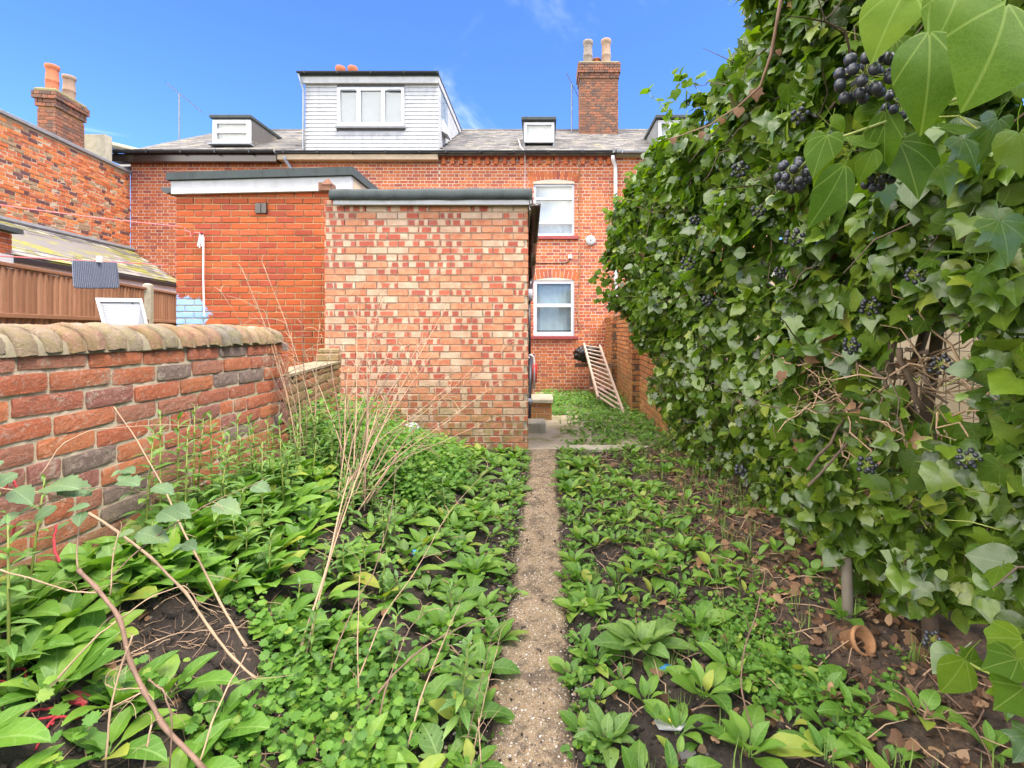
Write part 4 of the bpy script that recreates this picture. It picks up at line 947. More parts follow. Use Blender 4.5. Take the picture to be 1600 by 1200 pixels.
# coping: bricks on edge with rounded fronts
def coping_tpl(seed):
    r = random.Random(seed); mb = MB(); n = 10; wd = .068; prof = []
    for i in range(n + 1):
        a = math.pi * i / n
        prof.append((.125 * math.cos(a), .102 * math.sin(a) ** .8))
    for j, y in enumerate((-wd / 2, -wd / 2 + .009, 0, wd / 2 - .009, wd / 2)):
        k = .90 if j in (0, 4) else 1
        for x, z in prof:
            mb.v.append((x * k + r.uniform(-.003, .003), y + r.uniform(-.004, .004), z * k + r.uniform(-.003, .003)))
    m_ = n + 1
    for j in range(4):
        for i in range(n): mb.face((j * m_ + i, j * m_ + i + 1, (j + 1) * m_ + i + 1, (j + 1) * m_ + i))
    mb.face(tuple(range(m_))[::-1]); mb.face(tuple(4 * m_ + i for i in range(m_)))
    return Tpl(mb)
cts = [coping_tpl(s) for s in range(6)]
y = g0
while y < g1 - .05:
    wdt = .088 + r.uniform(-.008, .008)
    o = link('coping_brick', r.choice(cts).me(MAT['coping'], 'coping_brick'), gwall)
    o.matrix_local = Matrix.Translation((GW - .105 + r.uniform(-.008, .008), y + wdt / 2, wtop + .004 + r.uniform(-.006, .006))) @ Matrix.Rotation(r.uniform(-.07, .07), 4, 'X') @ Matrix.Rotation(r.uniform(-.08, .08), 4, 'Z') @ Matrix.Diagonal((r.uniform(.95, 1.04), wdt / .081, r.uniform(.92, 1.06), 1))
    y += wdt
mm = MB(); n = 90
for i in range(n + 1):
    y = g0 + (g1 - .01 - g0) * i / n
    for k in range(9):
        a = math.pi * k / 8; q = 1 + .05 * noise.noise(Vector((y * 14, k, 2)))
        mm.v.append((GW - .105 + .113 * math.cos(a) * q, y, wtop - .003 + .089 * math.sin(a) ** .8 * q))
for i in range(n):
    for k in range(8): mm.face((i * 9 + k, i * 9 + k + 1, (i + 1) * 9 + k + 1, (i + 1) * 9 + k))
mm.face(tuple(n * 9 + k for k in range(9)))
mm.build('coping_mortar', MAT['mortar_c'], gwall, True)

# lower wall carrying on to the shed
lowa, lowb = Vector((-1.72, 3.13, 0)), Vector((-2.0, 4.72, 0)); ld = lowb - lowa; lang = math.atan2(ld.y, ld.x); ll = ld.length
low = empty('low_wall', (0, 0, 0)); tag(low, 'low mossy brick wall between the garden wall and the outhouse', 'wall')
M = Matrix.Translation(lowa) @ Matrix.Rotation(lang, 4, 'Z')
c = MB(); c.box(0, ll, .012, .2, 0, .965, M); c.build('wall', MAT['mortar_o'], low)
lay(low, cells(ll, .965, .0765, .228, 'flemish', .0125, .0, (), .12, random.Random(4)), lowa, lang, MAT['lowwall'], gts, .007, 200, r=random.Random(44), rot=.02)
c = MB(); c.box(-.0, ll, -.012, .22, .966, .985, M); c.build('top_bed', MAT['mortar_c'], low)
pier = MB(); pier.box(ll - .10, ll + .05, .0, .2, .986, 1.055, M, ch=.008); pier.box(ll - .03, ll + .06, .01, .2, 1.06, 1.105, M, ch=.01); pier.build('pier', MAT['lowwall'], low)

# boundary wall on the right of the yard
ba_, bb_ = Vector((1.66, 13.0, 0)), Vector((1.42, 5.3, 0)); bd_ = bb_ - ba_; bang = math.atan2(bd_.y, bd_.x); bl_ = bd_.length; btop = 1.56
bw = empty('boundary_wall', (0, 0, 0)); tag(bw, 'yellow orange brick boundary wall with piers beside the ladder', 'wall')
M = Matrix.Translation(ba_) @ Matrix.Rotation(bang, 4, 'Z')
c = MB(); c.box(0, bl_, .014, .22, -.5, btop - .01, M); c.build('wall', MAT['mortar_b'], bw)
cl = cells(bl_, btop + .42, .0835, .232, 'flemish', .016, -.42, (), .03, random.Random(51)); cl.sort(key=vis_key(ba_, bang))
bts = tset(.232, .0835, .016, .05, .005, 4)
lay(bw, cl, ba_, bang, MAT['bound'], bts, .005, 0, r=random.Random(52))
for pu in (5.15, 2.2):
    pm = MB(); pm.box(pu, pu + .33, -.10, .02, -.4, btop, M); pc = pm.build('pier', MAT['mortar_b'], bw)
    po = M @ Vector((pu, -.112, 0))
    for off, a2, ln in (((pu, -.113, 0), bang, .33), ((pu + .332, -.112, 0), bang + math.pi / 2, .12), ((pu - .002, .0, 0), bang - math.pi / 2, .12)):
        lay(pc, cells(ln, btop + .42, .0835, .232, 'flemish', .016, -.42, (), 0, random.Random(1)), M @ Vector(off), a2, MAT['bound'], bts, .004, 0)
cp = MB(); cp.box(0, bl_, -.02, .235, btop, btop + .05, M, ch=.008); cp.build('coping', MAT['bound'], bw)

# ------------------------------------------------------------------ things in the yard and on the lines
st = empty('brick_step', (0, 0, 0)); tag(st, 'small brick plinth with concrete slab on top beside the outhouse pipe', 'step')
p = MB(); p.box(-.21, .10, 6.87, 7.35, -.05, .235); p.build('core', MAT['mortar'], st)
lay(st, cells(.31, .28, .075, .225, 'stretcher', .012, -.045, (), 0, random.Random(3)), (-.21, 6.86, 0), 0, MAT['bound'], tset(.225, .075, .012, .05, .004, 2), .003, 20)
lay(st, cells(.48, .28, .075, .225, 'stretcher', .012, -.045, (), 0, random.Random(3)), (.112, 6.86, 0), math.pi / 2, MAT['bound'], tset(.225, .075, .012, .05, .004, 2), .003, 20)
p = MB(); p.box(-.24, .13, 6.83, 7.38, .237, .30, ch=.012); p.build('slab', MAT['stone'], st)
bk = MB(); bk.box(-.22, .02, 5.98, 6.3, -.03, .125, ch=.012); tag(bk.build('concrete_block', MAT['stone']), 'squat pale concrete block at the foot of the waste pipe', 'block')
pk = MB(); pk.lathe([(.0, 0), (.16, 0), (.2, .3), (.215, .31), (.205, .33), (.17, .32), (.15, .05), (0, .05)], 20, Matrix.Translation((1.12, 9.6, -.2))); tag(pk.build('plastic_tub', MAT['pinktub'], None, True), 'faded pink tub standing behind the ladder', 'tub')
rp = MB(); rp.lathe([(0, 0), (.07, 0), (.08, .26), (.05, .3), (0, .3)], 12, Matrix.Translation(P(831, 598, 6.95))); tag(rp.build('red_canister', MAT['redpl'], None, True), 'small red plastic canister tucked behind the white overflow pipe', 'canister')
# ladder
lad = empty('ladder', (0, 0, 0)); tag(lad, 'old wooden ladder lying up against the black bin bag', 'ladder')
LB, LT = (P(934.5, 622, 8.0), P(975.5, 650, 7.45)), (P(912.5, 538, 10.2), P(937, 541, 10.1))
for a, b in zip(LB, LT):
    d = (b - a).normalized(); up = Vector((0, -.35, 1)).normalized(); q = MB(); s = Vector((.018, 0, 0)); uu = (up - d * up.dot(d)).normalized() * .034
    q.hexa([a - s - uu, a + s - uu, b + s - uu, b - s - uu, a - s + uu, a + s + uu, b + s + uu, b - s + uu]); q.build('stile', MAT['timber'], lad)
for i in range(13):
    t_ = .035 + .93 * i / 12; a, b = LB[0].lerp(LT[0], t_), LB[1].lerp(LT[1], t_)
    MB().tube([a, b], .019, 6).build('rung', MAT['timber'], lad)
# bin bag: crumpled, sagging over a post
def lumpy(name, c, rad, mat, seed, amp=.18, f=4.0, sub=4, parent=None, flat=None):
    import bmesh
    bm = bmesh.new(); bmesh.ops.create_icosphere(bm, subdivisions=sub, radius=1)
    for v in bm.verts:
        p = v.co.normalized(); n1 = noise.noise(p * f + Vector((seed, 0, 0))); n2 = abs(noise.noise(p * f * 2.6 + Vector((0, seed, 0))))
        k = 1 + amp * n1 - amp * .9 * n2
        v.co = Vector((p.x * rad[0] * k, p.y * rad[1] * k, p.z * rad[2] * k))
        if flat is not None: v.co.z = max(v.co.z, -rad[2] * flat)
    me = bpy.data.meshes.new(name); bm.to_mesh(me); bm.free(); me.materials.append(mat)
    me.polygons.foreach_set('use_smooth', [True] * len(me.polygons))
    o = link(name, me, parent); o.location = c; return o
bag = lumpy('bin_bag', P(918, 553, 10.35), (.31, .24, .20), MAT['bag'], 3, .30, 3.2)
tag(bag, 'shiny black bin bag bulging behind the top of the ladder', 'bag')
po = MB(); po.box(.98, 1.06, 10.32, 10.40, -.32, .72); po.box(.66, 1.5, 10.34, 10.39, .48, .56); tag(po.build('timber_prop', MAT['drydark']), 'dark timber prop holding the bin bag off the ground', 'prop')
# ball on the bed
bl = lumpy('football', Vector((-1.37, 4.93, zt(-1.37, 4.93) + .075)), (.088, .088, .088), MAT['ball'], 5, .012, 6)
tag(bl, 'deflated grey football lying in front of the pied brick wall', 'ball')
bl.location = P(643, 673, 4.9)
# rug and lines
def sagline(name, a, b, sag, rad, mat, label, group='washing lines over the next plot'):
    pts = []
    for i in range(17): t_ = i / 16; p = a.lerp(b, t_); p.z -= sag * 4 * t_ * (1 - t_); pts.append(p)
    o = MB().tube(pts, rad, 5).build(name, mat); tag(o, label, 'washing line', group); return pts
sagline('washing_line', P(-60, 311, 5.0), P(284, 354, 5.88), .02, .006, MAT['pinkline'], 'upper pink washing line running to the orange extension')
lp = sagline('washing_line', P(-60, 397, 3.4), P(262, 414, 5.9), .0, .006, MAT['pinkline'], 'lower pink washing line carrying the dark rug')
MB().tube([P(259, 413, 5.9), P(266, 416, 5.9), P(258, 424, 5.9), P(268, 423, 5.9), P(260, 430, 5.9)], .008, 5)
rg = empty('rug', (0, 0, 0)); tag(rg, 'dark blue grey ribbed rug folded over the lower washing line', 'rug')
ra, rb_ = P(113.5, 406.5, 4.15), P(182, 410, 4.5)
rm = MB(); nu, nv = 30, 24
for side in (0, 1):
    b = len(rm.v)
    for i in range(nu + 1):
        u = i / nu
        for k in range(nv + 1):
            v = k / nv; p = ra.lerp(rb_, u); drop = (.245 if side == 0 else .215) * v
            # rounded lower corners
            cu = min(u, 1 - u); lim = 1 - .10 * max(0, 1 - cu / .07) ** 2
            drop = min(drop, .245 * lim)
            wv = .010 * math.sin(u * 9 + 1) * v + .02 * (1 - (1 - v) ** 2) * (1 if side == 0 else -1) * .6
            p = p + Vector((v * .035 * (1 if side == 0 else .3), -wv if side == 0 else .004 - wv, -drop)); rm.v.append(tuple(p))
    for i in range(nu):
        for k in range(nv):
            a = b + i * (nv + 1) + k; rm.face((a, a + 1, a + nv + 2, a + nv + 1), [(i / nu, k / nv), (i / nu, (k + 1) / nv), ((i + 1) / nu, (k + 1) / nv), ((i + 1) / nu, k / nv)])
rug = rm.build('cloth', MAT['rug'], rg, True); sm = rug.modifiers.new('thick', 'SOLIDIFY'); sm.thickness = .009
pgp = P(155, 405, 4.34); pg = MB(); pg.box(pgp.x - .017, pgp.x - .004, pgp.y - .012, pgp.y + .012, pgp.z - .03, pgp.z + .028, ch=.003); pg.box(pgp.x + .004, pgp.x + .017, pgp.y - .012, pgp.y + .012, pgp.z - .03, pgp.z + .028, ch=.003); pg.box(pgp.x - .004, pgp.x + .004, pgp.y - .01, pgp.y + .01, pgp.z - .01, pgp.z + .012)
tag(pg.build('clothes_peg', MAT['cord']), 'white peg holding the rug on the line', 'peg')
# white panel leaning behind the wall
pn = empty('white_panel', (0, 0, 0)); tag(pn, 'white ridged plastic panel leaning behind the garden wall', 'panel')
q = [P(149.5, 469.5, 3.2), P(222, 470.5, 3.35), P(262, 640, 3.2), P(196, 640, 3.0)]
nrm = (q[1] - q[0]).cross(q[3] - q[0]).normalized(); nrm = nrm if nrm.y < 0 else -nrm
def inq(u, v): return q[0].lerp(q[1], u).lerp(q[3].lerp(q[2], u), v)
b = MB(); b.hexa([inq(0, 1) + nrm * .02, inq(1, 1) + nrm * .02, inq(1, 1) - nrm * .02, inq(0, 1) - nrm * .02, inq(0, 0) + nrm * .02, inq(1, 0) + nrm * .02, inq(1, 0) - nrm * .02, inq(0, 0) - nrm * .02])
b.build('panel', MAT['panelwhite'], pn)
for u0, u1, v0, v1 in ((0, 1, 0, .035), (0, .07, .035, 1), (.93, 1, .035, 1)):
    f = MB(); f.hexa([inq(u0, v1) + nrm * .034, inq(u1, v1) + nrm * .034, inq(u1, v1) + nrm * .0201, inq(u0, v1) + nrm * .0201, inq(u0, v0) + nrm * .034, inq(u1, v0) + nrm * .034, inq(u1, v0) + nrm * .0201, inq(u0, v0) + nrm * .0201]); f.build('rim', MAT['offwhite'], pn)
for i in range(9):
    v = .06 + i * .021; f = MB(); f.tube([inq(.12, v) + nrm * .021, inq(.88, v) + nrm * .021], .004, 4); f.build('ridge', MAT['offwhite'], pn)
f = MB(); f.tube([inq(.75, .04) + nrm * .022, inq(.79, .042) + nrm * .022], .006, 4); f.build('catch', MAT['black'], pn)
# hanging cord on the orange wall
cd = empty('hanging_cord', (0, 0, 0)); tag(cd, 'white cord hanging from a knotted hook on the orange brick wall', 'cord')
MB().tube([P(314, 362, 5.86), P(318, 372, 5.87), P(317.5, 430, 5.87), P(318.5, 470, 5.87), P(319, 493, 5.87)], .010, 5).build('cord', MAT['cord'], cd)
for a, b in (((313, 364), (309, 385)), ((314, 364), (312, 387)), ((316, 364), (316, 385)), ((317, 364), (314.5, 380))): MB().tube([P(a[0], a[1], 5.85), P(b[0], b[1], 5.86)], .009, 4).build('strand', MAT['cord'], cd)
lumpy('knot', P(315, 364, 5.84), (.022, .02, .02), MAT['twine'], 2, .2, 5, 2, cd)
tw = MB()
tw.tube([P(290, 355, 5.86), P(289, 360, 5.86), P(297, 362, 5.86), P(299, 371, 5.86), P(304, 363, 5.85), P(314, 364, 5.85)], .007, 4)
tag(tw.build('red_tie', MAT['pinkline']), 'curl of pink line tied off on the orange brick wall', 'line end')
# clay pot, post and litter at the right
cpot = MB(); cpot.lathe([(0, 0), (.028, 0), (.042, .07), (.05, .072), (.052, .092), (.045, .092), (.038, .07), (.026, .012), (0, .012)], 20, Matrix.Translation(Vector((1.20, 1.86, zt(1.20, 1.86) + .03))) @ Matrix.Rotation(R(62), 4, Vector((1, .35, 0))) @ Matrix.Translation((0, 0, -.04)))
tag(cpot.build('clay_pot', MAT['oldpot'], None, True), 'small clay flowerpot lying on its side beside the metal post', 'pot')
mp = MB(); a = P(1325, 985, 2.0); mp.tube([a - Vector((0, 0, .12)), a + Vector((.0, 0, .10)), P(1322, 870, 2.0)], .021, 10); tag(mp.build('metal_post', MAT['metal'], None, True), 'short galvanised post stump below the ivy', 'post')
# ------------------------------------------------------------------ leaf shapes
def blade(wf, L, W, nt=9, ns=2, fold=.15, droop=.6, a0=0.0, ripple=.01, seed=0, quilt=0.0, serr=0.0):
    """a leaf along +Y with its normal +Z, arched by `droop`"""
    r = random.Random(seed); mb = MB(); y = z = 0.0; ang = a0; prev = None; sx = r.uniform(-.25, .25)
    for i in range(nt + 1):
        t = i / nt
        if i: ang -= droop / nt; y += math.cos(ang) * L / nt; z += math.sin(ang) * L / nt
        w = wf(t) * W / 2
        for j in range(-ns, ns + 1):
            s = j / ns; ww = w * (1 + (serr * (1 if i % 2 else -1) if abs(j) == ns else 0)); x = s * ww
            h = fold * abs(x) + ripple * r.uniform(-1, 1) * abs(s) + quilt * (math.cos(i * math.pi) * (1 - abs(abs(s) * 2 - 1)))
            mb.v.append((x + sx * t * t * L * .15, y - math.sin(ang) * h, z + math.cos(ang) * h))
    m_ = 2 * ns + 1
    for i in range(nt):
        for j in range(2 * ns):
            a = i * m_ + j; f = (a, a + 1, a + m_ + 1, a + m_)
            uv = []
            for q in f: qi, qj = divmod(q, m_); uv.append((.5 + (qj - ns) / ns * wf(qi / nt) * W / 2 / L, qi / nt))
            mb.face(f, uv)
    return mb
def w_fox(t):   # long petiole, then ovate
    if t < .22: return .07 + .12 * t
    u = (t - .22) / .78; return max(.02, (math.sin(math.pi * u ** .8)) ** .8 * (1 - .12 * u))
def w_ovate(t): return max(.015, math.sin(math.pi * t ** .72) ** .9) if t > .04 else .10
def w_lance(t): return max(.01, math.sin(math.pi * t ** .8) ** 1.1)
fox = [Tpl(blade(w_fox, 1, W, 10, 3, .22, d, a0, .008, i, .012, .03)) for i, (W, d, a0) in enumerate([(.42, 1.0, .25), (.48, .8, .15), (.38, 1.3, .4), (.52, .6, .1), (.45, 1.1, .3), (.36, .9, .2)])]
foxl = [Tpl(blade(w_fox, 1, W, 6, 2, .25, d, a0, .008, i, 0, 0)) for i, (W, d, a0) in enumerate([(.42, 1.0, .25), (.36, .8, .2), (.48, 1.2, .35)])]
lance = [Tpl(blade(w_lance, 1, W, 5, 1, .3, d, .1, .0, i)) for i, (W, d) in enumerate([(.30, .7), (.26, 1.0), (.36, .5)])]
bram = [Tpl(blade(w_ovate, 1, .68, 10, 2, .18, .5, .1, .015, i, .01, .10)) for i in range(3)]
def round_leaf(seed, n=18, lobes=7):        # crenate round leaf of dead-nettle / celandine
    r = random.Random(seed); mb = MB(); mb.v = [(0, .06, 0)]; uv = [(.5, .06)]
    for i in range(n + 1):
        a = -math.pi / 2 + .42 + (2 * math.pi - .84) * i / n; rr = .5 * (1 + .13 * math.cos(i * math.pi)) * (1.05 + .12 * math.cos(a - math.pi / 2))
        x, y = rr * math.cos(a), .45 + rr * math.sin(a)
        mb.v.append((x, y, .10 * abs(x) - .25 * (y - .3) ** 2 + r.uniform(-.02, .02))); uv.append((.5 + x, y))
    for i in range(n): mb.face((0, i + 1, i + 2), [uv[0], uv[i + 1], uv[i + 2]])
    return Tpl(mb)
rnd_leaf = [round_leaf(i) for i in range(3)] + [round_leaf(9, 9)]
IVY = {'lobed': [(.05, -.02), (.20, -.13), (.36, -.10), (.50, .03), (.44, .16), (.40, .24), (.50, .36), (.58, .50), (.42, .50), (.28, .55), (.19, .68), (.10, .84), (0, 1.0)],
       'heart': [(.05, -.02), (.20, -.12), (.34, -.10), (.45, .02), (.50, .14), (.51, .25), (.50, .35), (.45, .46), (.38, .56), (.30, .67), (.20, .79), (.10, .90), (0, 1.0)],
       'shallow': [(.05, -.02), (.22, -.14), (.40, -.10), (.52, .05), (.53, .18), (.50, .27), (.52, .36), (.50, .44), (.38, .52), (.29, .61), (.20, .72), (.10, .86), (0, 1.0)],
       'ovate': [(.02, .0), (.10, .01), (.22, .06), (.33, .14), (.40, .24), (.43, .34), (.42, .44), (.38, .54), (.32, .64), (.24, .75), (.15, .86), (.07, .94), (0, 1.0)]}
def ivy_leaf(kind, seed, lo=False, curl=.35, droop=.35, fold=.12, petiole=True):
    r = random.Random(seed); mb = MB(); O = IVY[kind]
    if lo: O = [O[i] for i in (1, 3, 5, 7, 9, 11, 12)] if kind == 'lobed' else [O[i] for i in (1, 3, 5, 8, 10, 12)]
    K = len(O); S_ = (0, 1.0) if lo else (0, .35, .7, 1.0)
    tw = r.uniform(-.25, .25); ph = r.uniform(0, 6)
    def bend(x, y):
        rip = 0 if lo else .022 * math.sin(y * 11 + ph + 3 * x) * abs(x) * 2
        z = fold * abs(x) - curl * x * x - droop * y * y * .5 + tw * x * y + rip
        return (x, y - .1 * droop * y * y, z)
    idx = {}
    for sd in (-1, 1):
        for k, (ox, oy) in enumerate(O):
            my = max(0.0, min(1, .04 + .96 * (k / (K - 1)) ** 1.25))
            for q, s in enumerate(S_):
                if q == 0 and sd == 1: idx[sd, k, q] = idx[-1, k, 0]; continue
                if k == K - 1 and q > 0: idx[sd, k, q] = idx[-1, k, 0]; continue
                x = sd * ox * s; y = my + (oy - my) * s; idx[sd, k, q] = len(mb.v); mb.v.append(bend(x, y)); mb.uv_ = getattr(mb, 'uv_', []) + [(.5 + x, y)]
    for sd in (-1, 1):
        for k in range(K - 1):
            for q in range(len(S_) - 1):
                f = [idx[sd, k, q], idx[sd, k, q + 1], idx[sd, k + 1, q + 1], idx[sd, k + 1, q]]
                g_ = []
                for i in f:
                    if i not in g_: g_.append(i)
                if sd == -1: g_ = g_[::-1]
                if len(g_) > 2: mb.face(g_, [mb.uv_[i] for i in g_])
    if petiole and not lo:
        b = len(mb.v)
        for i in range(4):
            t = i / 3; p = (0, -.55 * t, -.02 + .22 * t * t)
            for dx in (-.012, .012): mb.v.append((p[0] + dx, p[1], p[2]))
        for i in range(3): mb.face((b + 2 * i, b + 2 * i + 1, b + 2 * i + 3, b + 2 * i + 2), [(.5, .3)] * 4)
    return Tpl(mb)
ivy_hi = [ivy_leaf(k, i, False, c, d, f) for i, (k, c, d, f) in enumerate([('lobed', .3, .4, .15), ('heart', .4, .5, .1), ('shallow', .5, .3, .2), ('ovate', .2, .6, .15), ('heart', .6, .35, .25), ('shallow', .2, .55, .05), ('lobed', .5, .25, .22)])]
ivy_lo = [ivy_leaf(k, 20 + i, True, .35, .4, .15) for i, k in enumerate(['lobed', 'heart', 'shallow', 'ovate', 'lobed'])]

# ------------------------------------------------------------------ ivy hedge on the right
ZK = [0, .25, .5, 1.1, 1.55, 1.9, 2.5, 2.9, 3.15]
XFAR = [1.42, 1.34, 1.24, 1.12, .88, .80, .78, .92, 1.15]
XMID = [1.46, 1.42, 1.36, 1.24, 1.12, 1.06, 1.04, 1.10, 1.25]
XNEAR = [1.40, 1.34, 1.26, 1.20, 1.10, 1.02, 1.00, 1.05, 1.2]
def face_x(y, z):
    f, m_, n_ = interp(z, ZK, XFAR), interp(z, ZK, XMID), interp(z, ZK, XNEAR)
    a = np.interp(y, [1.2, 2.6, 5.4], [0, 1, 2])
    x = n_ + (m_ - n_) * a if a < 1 else m_ + (f - m_) * (a - 1)
    x += .14 * noise.noise(Vector((y * 1.6, z * 1.6, 2))) + .17 * noise.noise(Vector((y * 4, z * 4, 7))) + .08 * noise.noise(Vector((y * 9, z * 9, 3)))
    if y > 5.2: x += .55 * ((y - 5.2) / .75) ** 2
    return x
def top_z(y): return interp(y, [2.5, 3.0, 4.0, 5.0, 5.5, 5.9], [3.12, 2.90, 2.80, 2.62, 2.45, 2.1]) + .09 * noise.noise(Vector((y * 1.5, 0, 0))) + .06 * noise.noise(Vector((y * 4, 5, 0)))
def bot_z(y): return interp(y, [.3, 1.2, 1.6, 2.1, 2.6, 3], [.56, .46, .36, .13, .03, .02]) + (.16 * noise.noise(Vector((y * 7, 0, 4))) if y < 2.2 else 0) if y < 3 else .02
hedge = empty('ivy_hedge', (1.4, 3, 0)); hedge.location = (0, 0, 0)
tag(hedge, 'tall dense hedge of dark glossy ivy with black berries along the right side', 'hedge')
hA, hB, hR = np.array([1.12, 1.38, 1.20]), np.array([2.3, 2.83, 1.08]), .165    # the ragged gap through the ivy
HA = np.array
def gap_d(p):
    ab = hB - hA; t = np.clip(((p - hA) @ ab) / (ab @ ab), 0, 1); return np.linalg.norm(p - (hA + t[:, None] * ab), axis=1)
def thin(p):    # ragged, twiggy area round (1.2, 2.0, .95..1.2)
    return np.exp(-(((p[:, 1] - 1.95) / .38) ** 2 + ((p[:, 2] - 1.0) / .26) ** 2))
pos, nrm, tip, sc, dep = [], [], [], [], []
for i in range(44000):
    y = .42 + (5.95 - .42) * rng.random() ** 1.25; zt_ = top_z(y); zb = bot_z(y)
    u = rng.random()
    if u < .80: z = zb + (zt_ - zb) * rng.random(); x = face_x(y, z); n = HA([-.85, -.22, .75])
    else:
        z = zt_; k = rng.random() ** 1.3; x = face_x(y, zt_ - .02) + k * .9; z = zt_ + .03 * math.sin(y * 9) + .08 * k - .3 * k * k; n = HA([-.35, -.1, 1.0])
    d = abs(rng.normal(0, .055)) + (rng.random() ** 2) * .16; x += d - .05
    if z < .02: continue
    if y > 5.3 and rng.random() < .5: n = n + HA([0, -.6, 0])
    nn = n + rng.normal(0, .80, 3); tp = HA([-.5, -.2, -.9]) + rng.normal(0, .75, 3)
    s = (.036 + .066 * rng.random() ** 1.3) if z > .9 else (.034 + .058 * rng.random() ** 1.2)
    if z < .5 and y > 2.4: s *= .72
    if y < 1.8 and z < 1.2 and rng.random() < .35: s *= 1.2
    if y < 1.7: s *= .86
    pos.append((x, y, z)); nrm.append(nn); tip.append(tp); sc.append(s); dep.append(d)
pos = np.array(pos); nrm = np.array(nrm); tip = np.array(tip); sc = np.array(sc); dep = np.array(dep)
keep = (gap_d(pos) > hR + rng.normal(0, .03, len(pos))) & (rng.random(len(pos)) > .80 * thin(pos))
# pockets where older ivy has thinned
pk_ = np.array([noise.noise(Vector((p[1] * 2.2, p[2] * 2.2, 11))) for p in pos]); keep &= ~((pk_ > .16) & (rng.random(len(pos)) < .80)); pk2 = np.array([noise.noise(Vector((p[1] * 5.5, p[2] * 5.5, 31))) for p in pos]); keep &= ~((pk2 > .24) & (rng.random(len(pos)) < .85))
pos, nrm, tip, sc, dep = pos[keep], nrm[keep], tip[keep], sc[keep], dep[keep]
Mb = bases(nrm, tip, sc)
px = CX + F * pos[:, 0] / pos[:, 1]; py = CY - F * (pos[:, 2] - CZ) / pos[:, 1]; ppx = sc * F / pos[:, 1]
inside = (px > 900) & (px < 1640) & (py > -40) & (py < 1240)
order = np.argsort(-(ppx * inside * (dep < .12)))
isobj = np.zeros(len(pos), bool); isobj[order[:230]] = True
young = rng.random(len(pos)) < np.clip((pos[:, 2] - .9) * .20, .06, .42)
for i in np.where(isobj)[0]:
    T = ivy_hi[rng.integers(len(ivy_hi))]; o = link('leaf', T.me(MAT['ivyyoung' if young[i] else 'ivy'], 'ivy_leaf'), hedge); o.matrix_local = m4(Mb[i], pos[i])
hi = (ppx > 22) & ~isobj
def grp(mask, tpls, yg):
    g_ = []; ids = np.where(mask & (young == yg))[0]; ch = rng.integers(len(tpls), size=len(ids))
    for k, T in enumerate(tpls): s = ids[ch == k]; g_.append((T, Mb[s], pos[s]))
    return g_
merge('foliage', grp(hi, ivy_hi, False) + grp(~hi & ~isobj, ivy_lo, False), MAT['ivy'], hedge)
merge('young_foliage', grp(hi, ivy_hi, True) + grp(~hi & ~isobj, ivy_lo, True), MAT['ivyyoung'], hedge)
# shaded inner leaves behind the face
ip, inn, it_, isc = [], [], [], []
for i in range(9000):
    y = .7 + 5.2 * rng.random(); z = bot_z(y) + .05 + (top_z(y) - bot_z(y) - .1) * rng.random(); x = face_x(y, z) + .14 + .4 * rng.random()
    ip.append((x, y, z)); inn.append(rng.normal(0, .8, 3) + [-.9, 0, .3]); it_.append(rng.normal(0, .5, 3) + [0, 0, -1]); isc.append(rng.uniform(.07, .11))
ip = np.array(ip); k_ = (gap_d(ip) > hR + .03) & (rng.random(len(ip)) > .5 * thin(ip) * (ip[:, 0] < 1.5)); ip = ip[k_]; IM = bases(np.array(inn)[k_], np.array(it_)[k_], np.array(isc)[k_])
merge('inner_foliage', [(ivy_lo[1], IM, ip)], MAT['ivy'], hedge)
# stems and branches
r = random.Random(77)
def wander(a, b, n=7, amp=.06, seed=0):
    q = random.Random(seed); pts = []
    for i in range(n + 1):
        t = i / n; p = Vector(a).lerp(Vector(b), t)
        if 0 < i < n: p += Vector((q.uniform(-amp, amp), q.uniform(-amp, amp), q.uniform(-amp, amp)))
        pts.append(p)
    return pts
for k in range(16):
    y = .9 + k * .32; b = MB(); x = 1.55 + r.uniform(-.05, .12)
    b.tube(wander((x, y, -.03), (x + r.uniform(-.3, .1), y + r.uniform(-.4, .4), r.uniform(1.8, 2.9)), 8, .09, k), [.030 - .002 * i for i in range(9)], 6)
    b.build('stem', MAT['bark'], hedge, True)
tw = MB()
for k in range(330):
    y = r.uniform(.8, 5.6); z = r.uniform(bot_z(y) + .1, top_z(y)); x = face_x(y, z) + r.uniform(-.02, .25)
    L = r.uniform(.15, .5); d = Vector((r.uniform(-.6, .3), r.uniform(-1, 1), r.uniform(-.9, .5))).normalized() * L
    tw.tube(wander((x, y, z), Vector((x, y, z)) + d, 4, .03, k), [.004, .0035, .003, .0022, .0012], 4, False)
tw.build('twigs', MAT['bark'], hedge, True, 'stuff')
gs = MB()
for k in range(260):
    y = r.uniform(.8, 5.2); z = r.uniform(max(.3, bot_z(y)), top_z(y) - .1); x = face_x(y, z) - .02
    d = Vector((r.uniform(-.7, .1), r.uniform(-.8, .8), r.uniform(-.5, .6))).normalized() * r.uniform(.06, .16)
    gs.tube(wander((x + .05, y, z), Vector((x, y, z)) + d, 3, .012, k), [.0026, .0022, .0018, .001], 4, False)
gs.build('green_shoots', MAT['greenstem'], hedge, True, 'stuff')
